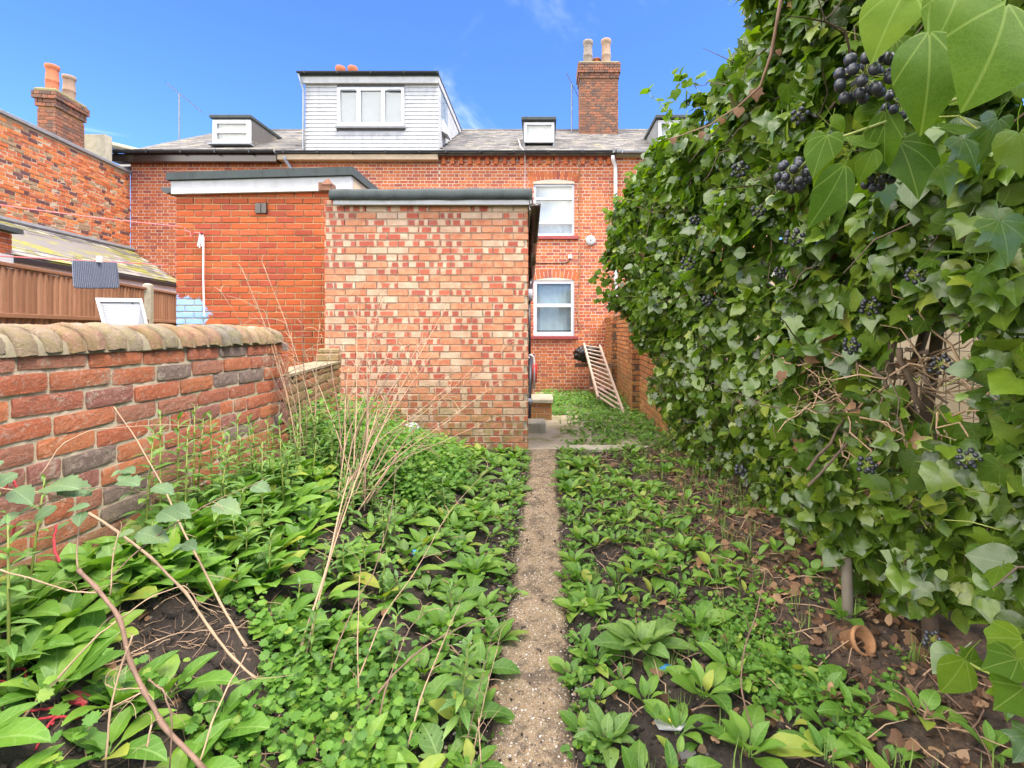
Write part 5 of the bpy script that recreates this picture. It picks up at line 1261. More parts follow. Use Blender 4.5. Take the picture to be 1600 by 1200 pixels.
# dry tangle in the thin patch with a few brown leaves
dt = MB()
for k in range(170):
    y = r.gauss(2.0, .33); z = r.gauss(1.0, .14); x = face_x(y, z) + r.uniform(.0, .3)
    d = Vector((r.uniform(-.4, .4), r.uniform(-1, 1), r.uniform(-.6, .5))).normalized() * r.uniform(.12, .4)
    dt.tube(wander((x, y, z), Vector((x, y, z)) + d, 5, .035, k), [.0045, .004, .0035, .003, .0022, .001], 4, False)
dt.build('dry_tangle', MAT['dry'], hedge, True, 'stuff')
for k, (a, b, rd) in enumerate([(P(1378, 470, 1.75), P(1396, 590, 1.7), .012), (P(1405, 545, 1.6), P(1445, 640, 1.6), .010), (P(1365, 575, 1.62), P(1388, 605, 1.6), .007), (P(1262, 735, 1.85), P(1345, 630, 2.05), .006), (P(1262, 760, 1.8), P(1350, 665, 1.95), .005), (P(1430, 590, 1.55), P(1462, 600, 1.5), .006), (P(1415, 545, 1.6), P(1450, 555, 1.55), .007)]):
    MB().tube(wander(a, b, 5, .012, k), rd, 7).build('branch', MAT['bark'] if k != 99 else MAT['dry'], hedge, True)
db = np.array([[face_x(y, z) - .02 + r.uniform(0, .1), y, z] for y, z in [(2.0, 1.05), (2.15, 1.1), (1.9, .98), (1.75, 1.15), (2.3, 1.0), (2.1, .9), (2.4, 1.3), (1.6, .9), (2.6, 1.1), (1.9, 1.25), (3.2, 1.6), (2.2, .75), (1.7, .8), (2.5, .6)] + [(1.2 + 4.2 * r.random(), .3 + 2.6 * r.random()) for _ in range(46)]])
merge('dead_leaves', [(ivy_hi[0], bases(rng.normal(0, 1, (len(db), 3)) + [-1, 0, .2], rng.normal(0, 1, (len(db), 3)), rng.uniform(.05, .08, len(db))), db)], MAT['dead'], hedge)
# the long arching dry spray across the top left of the ivy
sp_ = [P(1221, -5, 1.6), P(1213, 40, 1.65), P(1205, 85, 1.7), P(1188, 135, 1.75), P(1155, 165, 1.85), P(1110, 195, 2.0), P(1060, 213, 2.15), P(1040, 218, 2.2)]
MB().tube(sp_, [.0065, .006, .006, .005, .004, .0035, .0025, .0015], 6).build('dry_spray', MAT['drydark'], hedge, True)
for k, (a, b) in enumerate([((1181, 140), (1183, 168)), ((1155, 168), (1153, 190)), ((1128, 185), (1126, 200)), ((1097, 205), (1094, 222)), ((1052, 216), (1052, 230)), ((1216, 78), (1220, 92)), ((1237, 2), (1238, 20))]):
    p0, p1 = P(a[0], a[1], 1.85), P(b[0], b[1], 1.85); T = ivy_hi[k % 6]
    o = link('dead_leaf', T.me(MAT['dead'], 'dead_ivy_leaf'), hedge); n_ = Vector((-.5 + .3 * (k % 3), -1, .2)); L = (p1 - p0).length * .75
    o.matrix_local = m4(bases(np.array([n_]), np.array([(p1 - p0).normalized()]), np.array([L]))[0], p0)

# berries
def ico(rad, sub):
    import bmesh
    bm = bmesh.new(); bmesh.ops.create_icosphere(bm, subdivisions=sub, radius=rad); mb = MB()
    mb.v = [tuple(v.co) for v in bm.verts]
    for f in bm.faces: mb.face([v.index for v in f.verts])
    # small cap scar at the tip
    bm.free(); return Tpl(mb)
bhi, blo = ico(1, 3), ico(1, 1)
def cluster(c, rad, br, n, seed, near=False, stem=None):
    q = random.Random(seed); pts = []
    for i in range(n):
        y = 1 - 2 * (i + .5) / n; a = i * 2.39996; rr = math.sqrt(1 - y * y)
        d = Vector((rr * math.cos(a), rr * math.sin(a), y)); pts.append(Vector(c) + d * rad * q.uniform(.72, 1.0))
    e = empty('berry_cluster', (0, 0, 0), 0, hedge)
    st_ = MB()
    for p in pts: st_.tube([Vector(c), p], [br * .16, br * .12], 4, False)
    if stem: st_.tube([Vector(s) for s in stem] + [Vector(c)], br * .3, 5)
    st_.build('stalks', MAT['greenstem'], e)
    if near:
        for p in pts:
            o = link('berry', bhi.me(MAT['paleberry'], 'berry'), e); o.matrix_local = Matrix.Translation(p) @ Matrix.Rotation(q.uniform(0, 6), 4, 'Z') @ Matrix.Diagonal((br, br, br * 1.1, 1))
    else:
        merge('berries', [(blo, np.array([np.eye(3) * br * q.uniform(.85, 1.1) for _ in pts]), np.array([tuple(p) for p in pts]))], MAT['paleberry'], e)
near_cl = [((1350, 118), 39, .66, 26, [P(1378, 60, .66), P(1362, 95, .66)]), ((1406, 162), 25, .70, 16, [P(1440, 168, .72)]), ((1240, 275), 25, .85, 20, [P(1292, 222, .74), P(1262, 250, .8)]), ((1372, 271), 25, .74, 18, [P(1395, 235, .74)])]
for k, (c, rp, D, n, stm) in enumerate(near_cl):
    cluster(P(c[0], c[1], D), rp * D / F, 8.6 * D / F if k == 0 else 6.6 * D / F, n, k, True, stm)
far_cl = [(1248, 180, 1.15), (1240, 370, 1.6), (1432, 428, 1.25), (1330, 540, 1.6), (1360, 478, 1.6), (1075, 412, 3.0), (1105, 470, 2.8), (1220, 425, 2.0), (1470, 570, 1.3), (1157, 735, 2.2), (1355, 727, 1.55), (1512, 717, 1.2), (1155, 265, 1.9), (1030, 300, 3.8), (1000, 345, 4.6), (1085, 345, 3.0), (1500, 65, .9), (1185, 330, 2.1), (1015, 440, 4.3)]
for k, (cx_, cy_, D) in enumerate(far_cl): cluster(P(cx_, cy_, D), (11 + (k % 3) * 2) * D / F * (1.1 if D < 2 else .7), 4.4 * D / F * (1 if D < 2 else .8), 12, 50 + k)
# the near sprig at the upper right: stem plus large leaves, each a leaf of its own
spg = empty('sprig', (0, 0, 0), 0, hedge)
MB().tube([P(1640, 120, .74), P(1544, 135, .72), P(1480, 160, .70), P(1435, 175, .70), P(1385, 190, .70), P(1292, 222, .72), P(1250, 262, .82)], [.0030, .0028, .0025, .0023, .0022, .002, .0012], 7).build('sprig_stem', MAT['greenstem'], spg, True)
MB().tube([P(1430, -20, .60), P(1400, 30, .63), P(1378, 62, .66), P(1360, 98, .66)], [.0032, .0030, .0028, .002], 7).build('sprig_stem', MAT['greenstem'], spg, True)
def put_leaf(parent, base, tip_, D0, D1, kind, wr=1.0, face=(0, -1, 0), mat='ivyyoung'):
    a, b = P(base[0], base[1], D0), P(tip_[0], tip_[1], D1); d = b - a; L = d.length
    M = bases(np.array([face], float), np.array([tuple(d)]), np.array([L]))[0]; M = M @ np.diag([wr, 1, 1])
    o = link('leaf', ivy_hi[kind].me(MAT[mat], 'ivy_leaf'), parent); o.matrix_local = m4(M, a); return o
NL = [((1452, 50), (1452, 200), .52, .50, 3, .72, (-.3, -1, .35), 'ivyyoung'), ((1572, 5), (1548, 150), .44, .41, 3, 1.0, (.15, -1, .3), 'ivyyoung'),
      ((1420, -25), (1368, 42), .62, .58, 3, .8, (-.4, -.8, .5), 'ivyyoung'), ((1500, -20), (1482, 50), .55, .52, 3, .9, (0, -1, .4), 'ivyyoung'), ((1400, 60), (1402, 128), .68, .64, 3, .6, (-.8, -.6, .2), 'ivyyoung'),
      ((1328, 222), (1390, 182), .72, .70, 4, 1.0, (-.2, -.6, .8), 'ivyyoung'), ((1384, 172), (1366, 232), .70, .66, 3, .62, (-.7, -.7, .1), 'ivyyoung'), ((1366, 232), (1346, 262), .70, .68, 3, .8, (-.5, -.8, .1), 'ivyyoung'),
      ((1292, 212), (1268, 262), .72, .70, 4, .75, (-.5, -.8, .3), 'ivyyoung'), ((1285, 238), (1290, 282), .74, .72, 5, .8, (.1, -1, .1), 'ivyyoung'), ((1320, 258), (1298, 340), .70, .66, 3, .62, (.1, -1, .15), 'ivyyoung'),
      ((1330, 250), (1352, 292), .74, .73, 5, .9, (-.1, -.8, .5), 'ivyyoung'), ((1405, 222), (1452, 302), .72, .68, 2, 1.0, (-.1, -1, .35), 'ivyyoung'), ((1385, 240), (1420, 262), .74, .72, 1, .8, (-.3, -.6, .7), 'ivyyoung'),
      ((1468, 200), (1530, 212), .70, .70, 4, .8, (-.1, -.6, .8), 'ivyyoung'), ((1480, 165), (1545, 95), .72, .74, 3, .55, (-.2, -.7, .6), 'ivyyoung'), ((1440, 150), (1500, 118), .72, .73, 3, .5, (-.2, -.7, .6), 'ivyyoung'),
      ((1384, 292), (1398, 322), .80, .78, 0, 1.0, (0, -1, .2), 'ivy'), ((1560, 185), (1584, 245), .62, .60, 6, 1.0, (.2, -1, -.3), 'ivy'), ((1590, 100), (1636, 160), .56, .56, 3, .9, (-.4, -1, .0), 'ivy'), ((1505, 215), (1545, 262), .85, .82, 6, 1.0, (-.1, -1, .2), 'ivy'),
      ((1562, 345), (1605, 400), .85, .8, 0, 1, (-.2, -1, .3), 'ivy'), ((1470, 260), (1490, 305), .9, .88, 6, 1, (-.2, -1, .2), 'ivy'), ((1300, 180), (1322, 205), .78, .77, 3, .7, (-.3, -1, .3), 'ivyyoung'), ((1592, 205), (1636, 270), .60, .58, 2, .9, (-.2, -1, -.35), 'ivy')]
for q in NL: put_leaf(spg, *q)
# trailing sprig at the lower right
sp2 = empty('sprig', (0, 0, 0), 0, hedge)
MB().tube([P(1640, 1095, .95), P(1590, 1072, 1.0), P(1530, 1045, 1.08), P(1490, 1022, 1.14), P(1462, 1004, 1.18)], [.0035, .003, .003, .0025, .0018], 7).build('sprig_stem', MAT['greenstem'], sp2, True)
cluster(P(1458, 1000, 1.18), .022, .007, 12, 333, False)
for q in [((1495, 1022), (1465, 1042), 1.13, 1.1, 1, 1.0, (-.2, -.6, .8), 'ivy'), ((1508, 1030), (1498, 1088), 1.1, 1.04, 3, .9, (-.2, -.9, .5), 'ivyyoung'), ((1515, 1035), (1528, 1005), 1.1, 1.12, 0, .9, (0, -.7, .7), 'ivyyoung'),
          ((1590, 1030), (1540, 1035), 1.0, .98, 2, .8, (0, -.5, .9), 'ivyyoung'), ((1575, 1070), (1588, 1128), 1.0, .95, 0, 1.0, (-.1, -.8, .7), 'ivy'), ((1600, 1075), (1562, 1105), .98, .95, 2, 1.0, (-.1, -.7, .8), 'ivyyoung'), ((1610, 1150), (1592, 1195), .95, .92, 6, 1.0, (-.1, -.8, .6), 'ivy'), ((1600, 1000), (1566, 1022), 1.05, 1.0, 5, .9, (-.2, -.6, .8), 'ivyyoung')]: put_leaf(sp2, *q)
# sprays poking above and beside the far end
tp_ = MB(); ap, an_, at, as_ = [], [], [], []
for k in range(40):
    y = r.uniform(1.6, 5.8); z0_ = top_z(y) if k < 22 else r.uniform(1.5, 2.9); y = y if k < 22 else r.uniform(5.0, 5.9); x = face_x(y, min(z0_, 3.0)) - .02
    d = Vector((r.uniform(-.9, .1), r.uniform(-.3, .3), r.uniform(.1, 1) if k < 22 else r.uniform(-.4, .6))).normalized(); L = r.uniform(.08, .22)
    pts = wander((x, y, z0_ - .03), Vector((x, y, z0_)) + d * L, 4, .02, k); tp_.tube(pts, [.003, .0026, .002, .0015, .001], 4, False)
    for j in range(5):
        p = pts[min(4, 1 + j)]; ap.append(tuple(p)); an_.append((r.uniform(-1, .3), r.uniform(-1, .2), r.uniform(0, 1))); at.append((r.uniform(-1, 1), r.uniform(-.6, .6), r.uniform(-1, .5))); as_.append(r.uniform(.045, .08))
tp_.build('shoot_stems', MAT['greenstem'], hedge, True, 'stuff')
merge('shoot_leaves', [(ivy_hi[1], bases(np.array(an_), np.array(at), np.array(as_)), np.array(ap))], MAT['ivyyoung'], hedge)

# wire fence the ivy climbs on, and the pale wall of the next plot seen through the gap
wf = empty('wire_fence', (0, 0, 0)); tag(wf, 'rusty wire mesh fence glimpsed through the gap in the ivy', 'fence')
wm = MB()
for i in range(0, 75): y = .8 + i * .066; wm.tube([(1.72, y, .05), (1.72, y, 1.75)], .0016, 3, False)
for i in range(0, 26): z = .08 + i * .066; wm.tube([(1.72, .8, z), (1.72, 5.75, z)], .0016, 3, False)
wm.build('mesh', MAT['wire'], wf, False, 'stuff')
for y in (1.0, 2.6, 4.2, 5.75): MB().box(1.73, 1.78, y, y + .05, -.2, 1.85).build('post', MAT['wire'], wf)
nwall = empty('rendered_wall', (0, 0, 0)); tag(nwall, 'pale beige rendered wall beyond the gap in the ivy', 'wall')
MB().box(3.6, 3.8, .5, 9.5, -.1, 2.2).build('wall', MAT['render'], nwall)
MB().box(3.55, 3.85, .5, 9.5, 2.2, 2.28, ch=.01).build('coping', MAT['stone'], nwall)
# ------------------------------------------------------------------ plants in the beds
def onground(px, py):
    z = 0.05
    for _ in range(25):
        D = (CZ - z) * F / (py - CY); x = (px - CX) / F * D; z = zt(x, D)
    return Vector((x, D, z))
r = random.Random(101)
def rosette(name, label, group, p, n, L, mat, upright=.5, tpls=None, single=False, rz=None, cat='plant', seed=0, lab=None):
    q = random.Random(seed); tpls = tpls or fox; Ms, ids = [], []
    for i in range(n):
        a = i * 2.39996 + q.uniform(-.3, .3); f = i / max(1, n - 1); el = upright + (1.25 - upright) * f ** 1.2 + q.uniform(-.12, .12)
        l = L * (1.08 - .45 * f) * q.uniform(.8, 1.15); d = Vector((math.cos(a) * math.cos(el), math.sin(a) * math.cos(el), math.sin(el)))
        nn = Vector((-math.cos(a) * math.sin(el), -math.sin(a) * math.sin(el), math.cos(el))) + Vector((q.uniform(-.2, .2), q.uniform(-.2, .2), 0))
        wr = q.uniform(.85, 1.2); M = bases(np.array([nn]), np.array([d]), np.array([l]))[0] @ np.diag([wr, 1, 1]); Ms.append((M, (math.cos(a) * .008, math.sin(a) * .008, 0))); ids.append(q.randrange(len(tpls)))
    return Ms, ids
def plant_parts(name, label, group, p, Ms, ids, mat, tpls, lname='leaf'):
    e = empty(name, p); tag(e, label, 'plant', group)
    for (M, o_), k in zip(Ms, ids):
        o = link(lname, tpls[k].me(mat, lname), e); o.matrix_local = m4(M, o_)
    return e
placed = []
def llab(x, y):
    if y < 1.75: return 'broad-leaved green rosette in the foreground left of the path'
    if x < -1.12 and y < 3.2: return 'broad-leaved green rosette at the foot of the garden wall'
    if x > -.42: return 'broad-leaved green rosette hugging the left edge of the path'
    if y > 3.3: return 'broad-leaved green rosette near the pied brick outhouse'
    return 'broad-leaved green rosette in the middle of the left bed'
def rlab(x, y):
    if y < 1.75: return 'small leafy rosette in the foreground litter right of the path'
    if x < .3 and y > 3.2: return 'small leafy rosette at the right edge of the path near the kerb'
    if x < .3: return 'small leafy rosette at the right edge of the path'
    return 'small leafy rosette out in the dark soil of the right bed'
def slab_(x, y):
    if x > .85: return 'little green seedling in the litter below the ivy hedge'
    if x < .33: return 'little green seedling beside the right edge of the path'
    if y < 2.0: return 'little green seedling in the foreground of the right bed'
    if y > 3.6: return 'little green seedling near the concrete kerb'
    return 'little green seedling in the middle of the right bed'
def free(x, y, d): return all((x - a) ** 2 + (y - b) ** 2 > (d * .5 + c * .5) ** 2 for a, b, c in placed)
def bare(x, y):       # bare soil patches
    for bx, by, rx, ry in ((-1.10, 1.48, .22, .17), (-.62, 1.95, .12, .14), (-.50, 2.5, .10, .12), (-.78, 3.3, .1, .1), (-1.5, 4.6, .2, .3)):
        if ((x - bx) / rx) ** 2 + ((y - by) / ry) ** 2 < 1: return True
    return False
def cover_zone(x, y):
    return (((x + 1.12) / .42) ** 2 + ((y - 3.75) / .75) ** 2 < 1) or (((x + .72) / .26) ** 2 + ((y - 1.52) / .22) ** 2 < 1)
# explicit big ones beside the path
big = [(742, 900, 15, .19), (690, 985, 12, .17), (775, 1010, 10, .16), (660, 860, 11, .17), (745, 800, 13, .17), (700, 765, 12, .16), (790, 745, 9, .13), (640, 800, 11, .16), (560, 880, 11, .18), (600, 940, 9, .17), (500, 960, 9, .18), (420, 930, 10, .18),
       (225, 925, 11, .17), (120, 905, 10, .18), (40, 960, 10, .18), (60, 860, 10, .17), (165, 1200, 8, .16), (260, 1090, 6, .17), (330, 1150, 8, .18), (720, 1130, 8, .15), (655, 1120, 8, .16), (750, 1050, 8, .14), (470, 860, 9, .17), (60, 1040, 7, .16), (310, 830, 9, .16), (380, 800, 9, .16), (15, 770, 9, .17), (770, 690, 8, .13), (720, 705, 8, .13), (680, 720, 9, .14)]
for k, (bx, by, n, L) in enumerate(big):
    p = onground(bx, by)
    Ms, ids = rosette('', '', '', p, n, L, None, .35, fox, seed=k)
    if k == 0: lab, grp_ = 'largest broad-leaved rosette, spilling over the left edge of the path', None
    else: lab, grp_ = llab(p.x, p.y), 'broad leaved rosettes left of the path'
    plant_parts('leafy_rosette', lab, grp_, p, Ms, ids, MAT['rosette'], fox); placed.append((p.x, p.y, .16))
for k, (x, y, L) in enumerate([(-1.52 + .13 * (q_ % 4) + .03 * math.sin(q_ * 7.0), 1.2 + .155 * (q_ // 4) + .05 * (q_ % 2), .25 - .015 * (q_ % 4) - .006 * (q_ // 4)) for q_ in range(44)]):
    L *= .74 if y < 1.6 else 1; p = Vector((x, y, zt(x, y))); Ms, ids = rosette('', '', '', p, 10, L, None, .72, fox, seed=300 + k); placed.append((x, y, .14))
    if bare(x, y): continue
    plant_parts('leafy_rosette', 'tall upright broad-leaved plant against the garden wall', 'broad leaved rosettes left of the path', p, Ms, ids, MAT['rosette'], fox)
for k in range(900):
    x, y = r.uniform(-1.6, -.26), r.uniform(.95, 5.0)
    if bare(x, y) or cover_zone(x, y) or not free(x, y, .125): continue
    if y > 4.2 and r.random() < .5: continue
    if x < -1.25 and 3.0 < y: continue
    n = r.randint(6, 10); L = r.uniform(.115, .185)
    placed.append((x, y, .125)); p = Vector((x, y, zt(x, y) - .004)); Ms, ids = rosette('', '', '', p, n, L, None, .4, fox, seed=500 + k)
    plant_parts('leafy_rosette', llab(x, y), 'broad leaved rosettes left of the path', p, Ms, ids, MAT['chewed' if r.random() < .28 else 'rosette'], fox)
# right bed: two big chewed ones, a row at the path edge, then many little plants
sp1 = onground(1003, 1015); Ms, ids = rosette('', '', '', sp1, 20, .185, None, .25, fox, seed=1); plant_parts('leafy_rosette', 'large slug-eaten rosette standing alone right of the path', None, sp1, Ms, ids, MAT['chewed'], fox); placed.append((sp1.x, sp1.y, .26))
sp2_ = onground(948, 1165); Ms, ids = rosette('', '', '', sp2_, 14, .125, None, .45, fox, seed=2); plant_parts('leafy_rosette', 'compact crinkled rosette at the bottom edge right of the path', None, sp2_, Ms, ids, MAT['chewed'], fox); placed.append((sp2_.x, sp2_.y, .18))
for k, (bx, by, n, L) in enumerate([(890, 770, 12, .15), (905, 735, 11, .15), (885, 750, 9, .14), (965, 745, 8, .11), (925, 725, 9, .12), (905, 845, 8, .10), (895, 880, 7, .10), (905, 905, 7, .10), (925, 950, 8, .11), (900, 960, 7, .10), (1065, 860, 9, .11), (1085, 985, 8, .13), (1010, 790, 8, .09), (1000, 830, 8, .09), (1040, 740, 8, .12), (940, 800, 7, .1), (960, 850, 7, .1), (1030, 880, 8, .11), (985, 900, 8, .11), (1100, 1090, 9, .13), (1150, 1060, 8, .12), (930, 1040, 7, .1), (1170, 1180, 9, .14), (1010, 1100, 6, .1), (1240, 1060, 7, .12), (1060, 1150, 6, .12), (1290, 1190, 6, .11), (890, 1060, 6, .08)]):
    p = onground(bx, by); L *= 1.22; Ms, ids = rosette('', '', '', p, n + 1, L, None, .45, fox, seed=900 + k); placed.append((p.x, p.y, .12))
    plant_parts('leafy_rosette', rlab(p.x, p.y), 'rosettes right of the path', p, Ms, ids, MAT['rosette'], fox)
seedl = []
for s in range(9):
    q = random.Random(s); mb = MB(); Ms, ids = rosette('', '', '', None, 4 + s % 4, .085, None, .55, foxl, seed=70 + s)
    for (M, o_), k in zip(Ms, ids):
        T = foxl[k]; mb.add([tuple(M @ v + np.array(o_)) for v in T.V], T.mb.f, None, [[tuple(u) for u in T.uv[c:c + 4]] for c in range(0, len(T.uv), 4)])
    seedl.append(mb.mesh('seedling', MAT['rosette'], True))
cnt = 0
for k in range(2600):
    x, y = r.uniform(.14, 1.35), r.uniform(.95, 4.95)
    if cnt > 260 or not free(x, y, .075): continue
    dens = (1.0 if y > 2.2 else .62) * (1 - .92 * sstep(.5, 1.05, x))
    if noise.noise(Vector((x * 2.2, y * 2.2, 33))) < -.12 or r.random() > dens: continue
    placed.append((x, y, .075)); cnt += 1
    o = link('seedling', r.choice(seedl)); sc_ = r.uniform(.85, 1.75); o.location = (x, y, zt(x, y) - .003); o.rotation_euler = (0, 0, r.uniform(0, 6.3)); o.scale = (sc_, sc_, sc_)
    tag(o, slab_(x, y), 'seedling', 'seedlings right of the path')
# little rosettes spilling over the path edges
for k in range(34):
    y = .98 + 3.9 * (k + r.random()) / 34; l, r2 = path_edges(y); x = (l - r.uniform(.0, .05)) if k % 2 else (r2 + r.uniform(.0, .04))
    p = Vector((x, y, zt(x, y))); Ms, ids = rosette('', '', '', p, r.randint(5, 8), r.uniform(.06, .115), None, .3, fox, seed=1500 + k)
    plant_parts('leafy_rosette', 'small rosette spilling over the left side of the path' if k % 2 else 'small rosette spilling over the right side of the path', 'rosettes spilling over the path', p, Ms, ids, MAT['rosette'], fox)
# upright leafy shoots
def shoot(p, H, n, lab, grp_, seed, L=.055, lean=(0, 0), obj=True):
    q = random.Random(seed); e = empty('leafy_shoot', p); tag(e, lab, 'plant', grp_)
    top = Vector((lean[0], lean[1], H)); MB().tube([(0, 0, -.02), tuple(top * .5), tuple(top)], [.004, .0035, .002], 5).build('stem', MAT['greenstem'], e, True)
    Ms, ps = [], []
    for i in range(n):
        f = i / (n - 1); c = top * (.12 + .88 * f); a = i * 2.39996 / 1.0; el = .05 + .95 * f ** 2 + q.uniform(-.15, .2); l = L * (1 - .45 * f ** 3) * q.uniform(.8, 1.2)
        d = Vector((math.cos(a) * math.cos(el), math.sin(a) * math.cos(el), math.sin(el))); nn = Vector((-math.cos(a) * math.sin(el), -math.sin(a) * math.sin(el), math.cos(el)))
        Ms.append(bases(np.array([nn]), np.array([d]), np.array([l]))[0]); ps.append(tuple(c))
    Ts = lance
    if obj:
        for M, c in zip(Ms, ps): o = link('leaf', q.choice(Ts).me(MAT['shoot'], 'shoot_leaf'), e); o.matrix_local = m4(M, c)
    else: merge('leaves', [(Ts[0], np.array(Ms), np.array(ps))], MAT['shoot'], e)
shoot(onground(715, 1165), .30, 34, 'tall dark leafy shoot leaning beside the path at the bottom', None, 1, .085, (.03, .02))
shoot(onground(385, 905), .22, 26, 'leafy upright weed shoot among the plants left of the path', 'leafy shoots left of the path', 2, .07)
for k in range(46):
    x, y = r.uniform(-1.6, -1.0), r.uniform(1.15, 3.2)
    if not bare(x, y): shoot(Vector((x, y, zt(x, y))), r.uniform(.26, .38) + (.14 if y < 2.3 else 0), r.randint(20, 30), 'tall leafy weed shoot at the foot of the garden wall', 'leafy shoots left of the path', 400 + k, r.uniform(.055, .09), (r.uniform(-.05, .05), r.uniform(-.05, .05)), k < 8)
for k in range(60):
    for _ in range(30):
        x, y = r.uniform(-1.55, -.35), r.uniform(1.5, 4.2)
        if not bare(x, y) and (x < -.75 or r.random() < .3) and (y < 3.3 or r.random() < .3): break
    shoot(Vector((x, y, zt(x, y))), r.uniform(.12, .26), r.randint(14, 22), 'leafy upright weed shoot ' + ('at the foot of the garden wall' if x < -1.1 else 'in the foreground of the left bed' if y < 2.2 else 'among rosettes in the middle of the left bed'), 'leafy shoots left of the path', 10 + k, r.uniform(.045, .075), (r.uniform(-.03, .03), r.uniform(-.03, .03)), k < 14)

# low ground cover (nobody could count it)
def cover(name, pts, szs, mat, hgt, seed, tpls):
    g_ = np.random.default_rng(seed); n = len(pts); pts = np.array(pts); nn = g_.normal(0, .35, (n, 3)) + [0, -.12, 1]; tp = g_.normal(0, 1, (n, 3)); Mb_ = bases(nn, tp, np.array(szs)); ch = g_.integers(len(tpls), size=n)
    return merge(name, [(T, Mb_[ch == k], pts[ch == k]) for k, T in enumerate(tpls)], mat)
pts, szs = [], []
stm = MB()
def tuft(x, y, h, n, s):
    z = zt(x, y); lx, ly = r.uniform(-.25, .25) * h, r.uniform(-.25, .25) * h
    for i in range(n):
        f = (i + .6) / n; a = i * 1.57 + r.uniform(-.4, .4); rr = s * (.75 - .35 * f)
        pts.append((x + lx * f + rr * math.cos(a), y + ly * f + rr * math.sin(a), z + h * f)); szs.append(s * r.uniform(.8, 1.25) * (1.1 - .35 * f))
for k in range(1000):
    a, q = r.uniform(0, 6.283), math.sqrt(r.random()); x, y = -1.12 + .50 * q * math.cos(a), 3.75 + .85 * q * math.sin(a)
    tuft(x, y, r.uniform(.10, .25) * (1.1 - .3 * q), 6, r.uniform(.028, .042))
for k in range(330):
    a, q = r.uniform(0, 6.283), math.sqrt(r.random()); x, y = -.72 + .34 * q * math.cos(a), 1.50 + .30 * q * math.sin(a)
    if not bare(x, y): tuft(x, y, r.uniform(.05, .13), 6, r.uniform(.020, .032))
for k in range(800):
    x, y = r.uniform(-1.62, -.2), r.uniform(.9, 5.0)
    if not bare(x, y) and noise.noise(Vector((x * 3, y * 3, 50))) > -.05: tuft(x, y, r.uniform(.03, .14), 6, r.uniform(.018, .034))
for k in range(260):
    y = r.uniform(.95, 4.95); l, r2 = path_edges(y); x = (l + r.gauss(-.01, .03)) if k % 2 else (r2 + r.gauss(.01, .03))
    if noise.noise(Vector((y * 2.5, k % 2 * 9, 60))) > -.1: tuft(x, y, r.uniform(.01, .05), 5, r.uniform(.012, .024))
for k in range(230):
    x, y = r.uniform(-1.78, -1.35), r.uniform(3.2, 4.7); tuft(x, y, r.uniform(.2, .42), 8, r.uniform(.028, .045))
cover('ground_cover', pts, szs, MAT['small'], 0, 5, rnd_leaf); 
bpy.data.objects['ground_cover']['kind'] = 'stuff'
pts, szs = [], []
for k in range(1500):
    x, y = r.uniform(.12, 1.45), r.uniform(.8, 5.0)
    if noise.noise(Vector((x * 2.8, y * 2.8, 80))) > .02 + .12 * (y < 2): tuft(x, y, r.uniform(.01, .06), 5, r.uniform(.012, .024))
for k in range(420): x, y = r.gauss(.80, .10), r.gauss(1.95, .16); tuft(x, y, r.uniform(.01, .05), 4, r.uniform(.012, .02))
for k in range(200): x, y = r.gauss(.86, .07), r.gauss(1.72, .07); tuft(x, y, r.uniform(.02, .07), 5, r.uniform(.016, .024))
# yard weeds
def yardz(x, y): return zyard(y)
for k in range(1700):
    y = r.uniform(5.25, 10.8); x = r.uniform(-.15, 1.5); w_ = sstep(.2, .75, x + .25 * noise.noise(Vector((x * 2, y * 2, 3)))) if y < 7.4 else 1 - .5 * sstep(1.2, .2, x) * (y < 8)
    if y > 7.3: w_ = max(w_, .8)
    if r.random() > w_: continue
    h = r.uniform(.03, .14) + (.12 if y > 8 else 0); z = zyard(y)
    for i in range(5): pts.append((x + r.uniform(-.05, .05), y + r.uniform(-.05, .05), z + h * r.random())); szs.append(r.uniform(.022, .05))
cover('low_weeds', pts, szs, MAT['small'], 0, 6, rnd_leaf)['kind'] = 'stuff'
# grass blades
gr = []; 
GT = MB(); GT.v = [(-.02, 0, 0), (.02, 0, 0), (.016, .05, .5), (-.016, .05, .5), (0, .28, 1)]; GT.face((0, 1, 2, 3)); GT.face((3, 2, 4)); GT = Tpl(GT)
gm, gp_ = [], []
for k in range(420):
    if k < 130: cx_, cy_ = r.uniform(.2, 1.4), r.uniform(1.2, 5.0)
    elif k < 300: cx_, cy_ = r.uniform(.2, 1.5), r.uniform(5.2, 9.5)
    else: cx_, cy_ = r.gauss(1.05, .22), r.uniform(2.3, 5.0)
    z = zt(cx_, cy_) if cy_ < 5 else zyard(cy_); hh = r.uniform(.04, .12)
    for i in range(7):
        a = r.uniform(0, 6.28); M = Matrix.Rotation(a, 3, 'Z') @ Matrix.Rotation(r.uniform(-.2, .7), 3, 'X') @ Matrix.Scale(hh * r.uniform(.6, 1.2), 3); gm.append(np.array(M)); gp_.append((cx_ + r.uniform(-.02, .02), cy_ + r.uniform(-.02, .02), z))
merge('grass', [(GT, np.array(gm), np.array(gp_))], MAT['grass'])
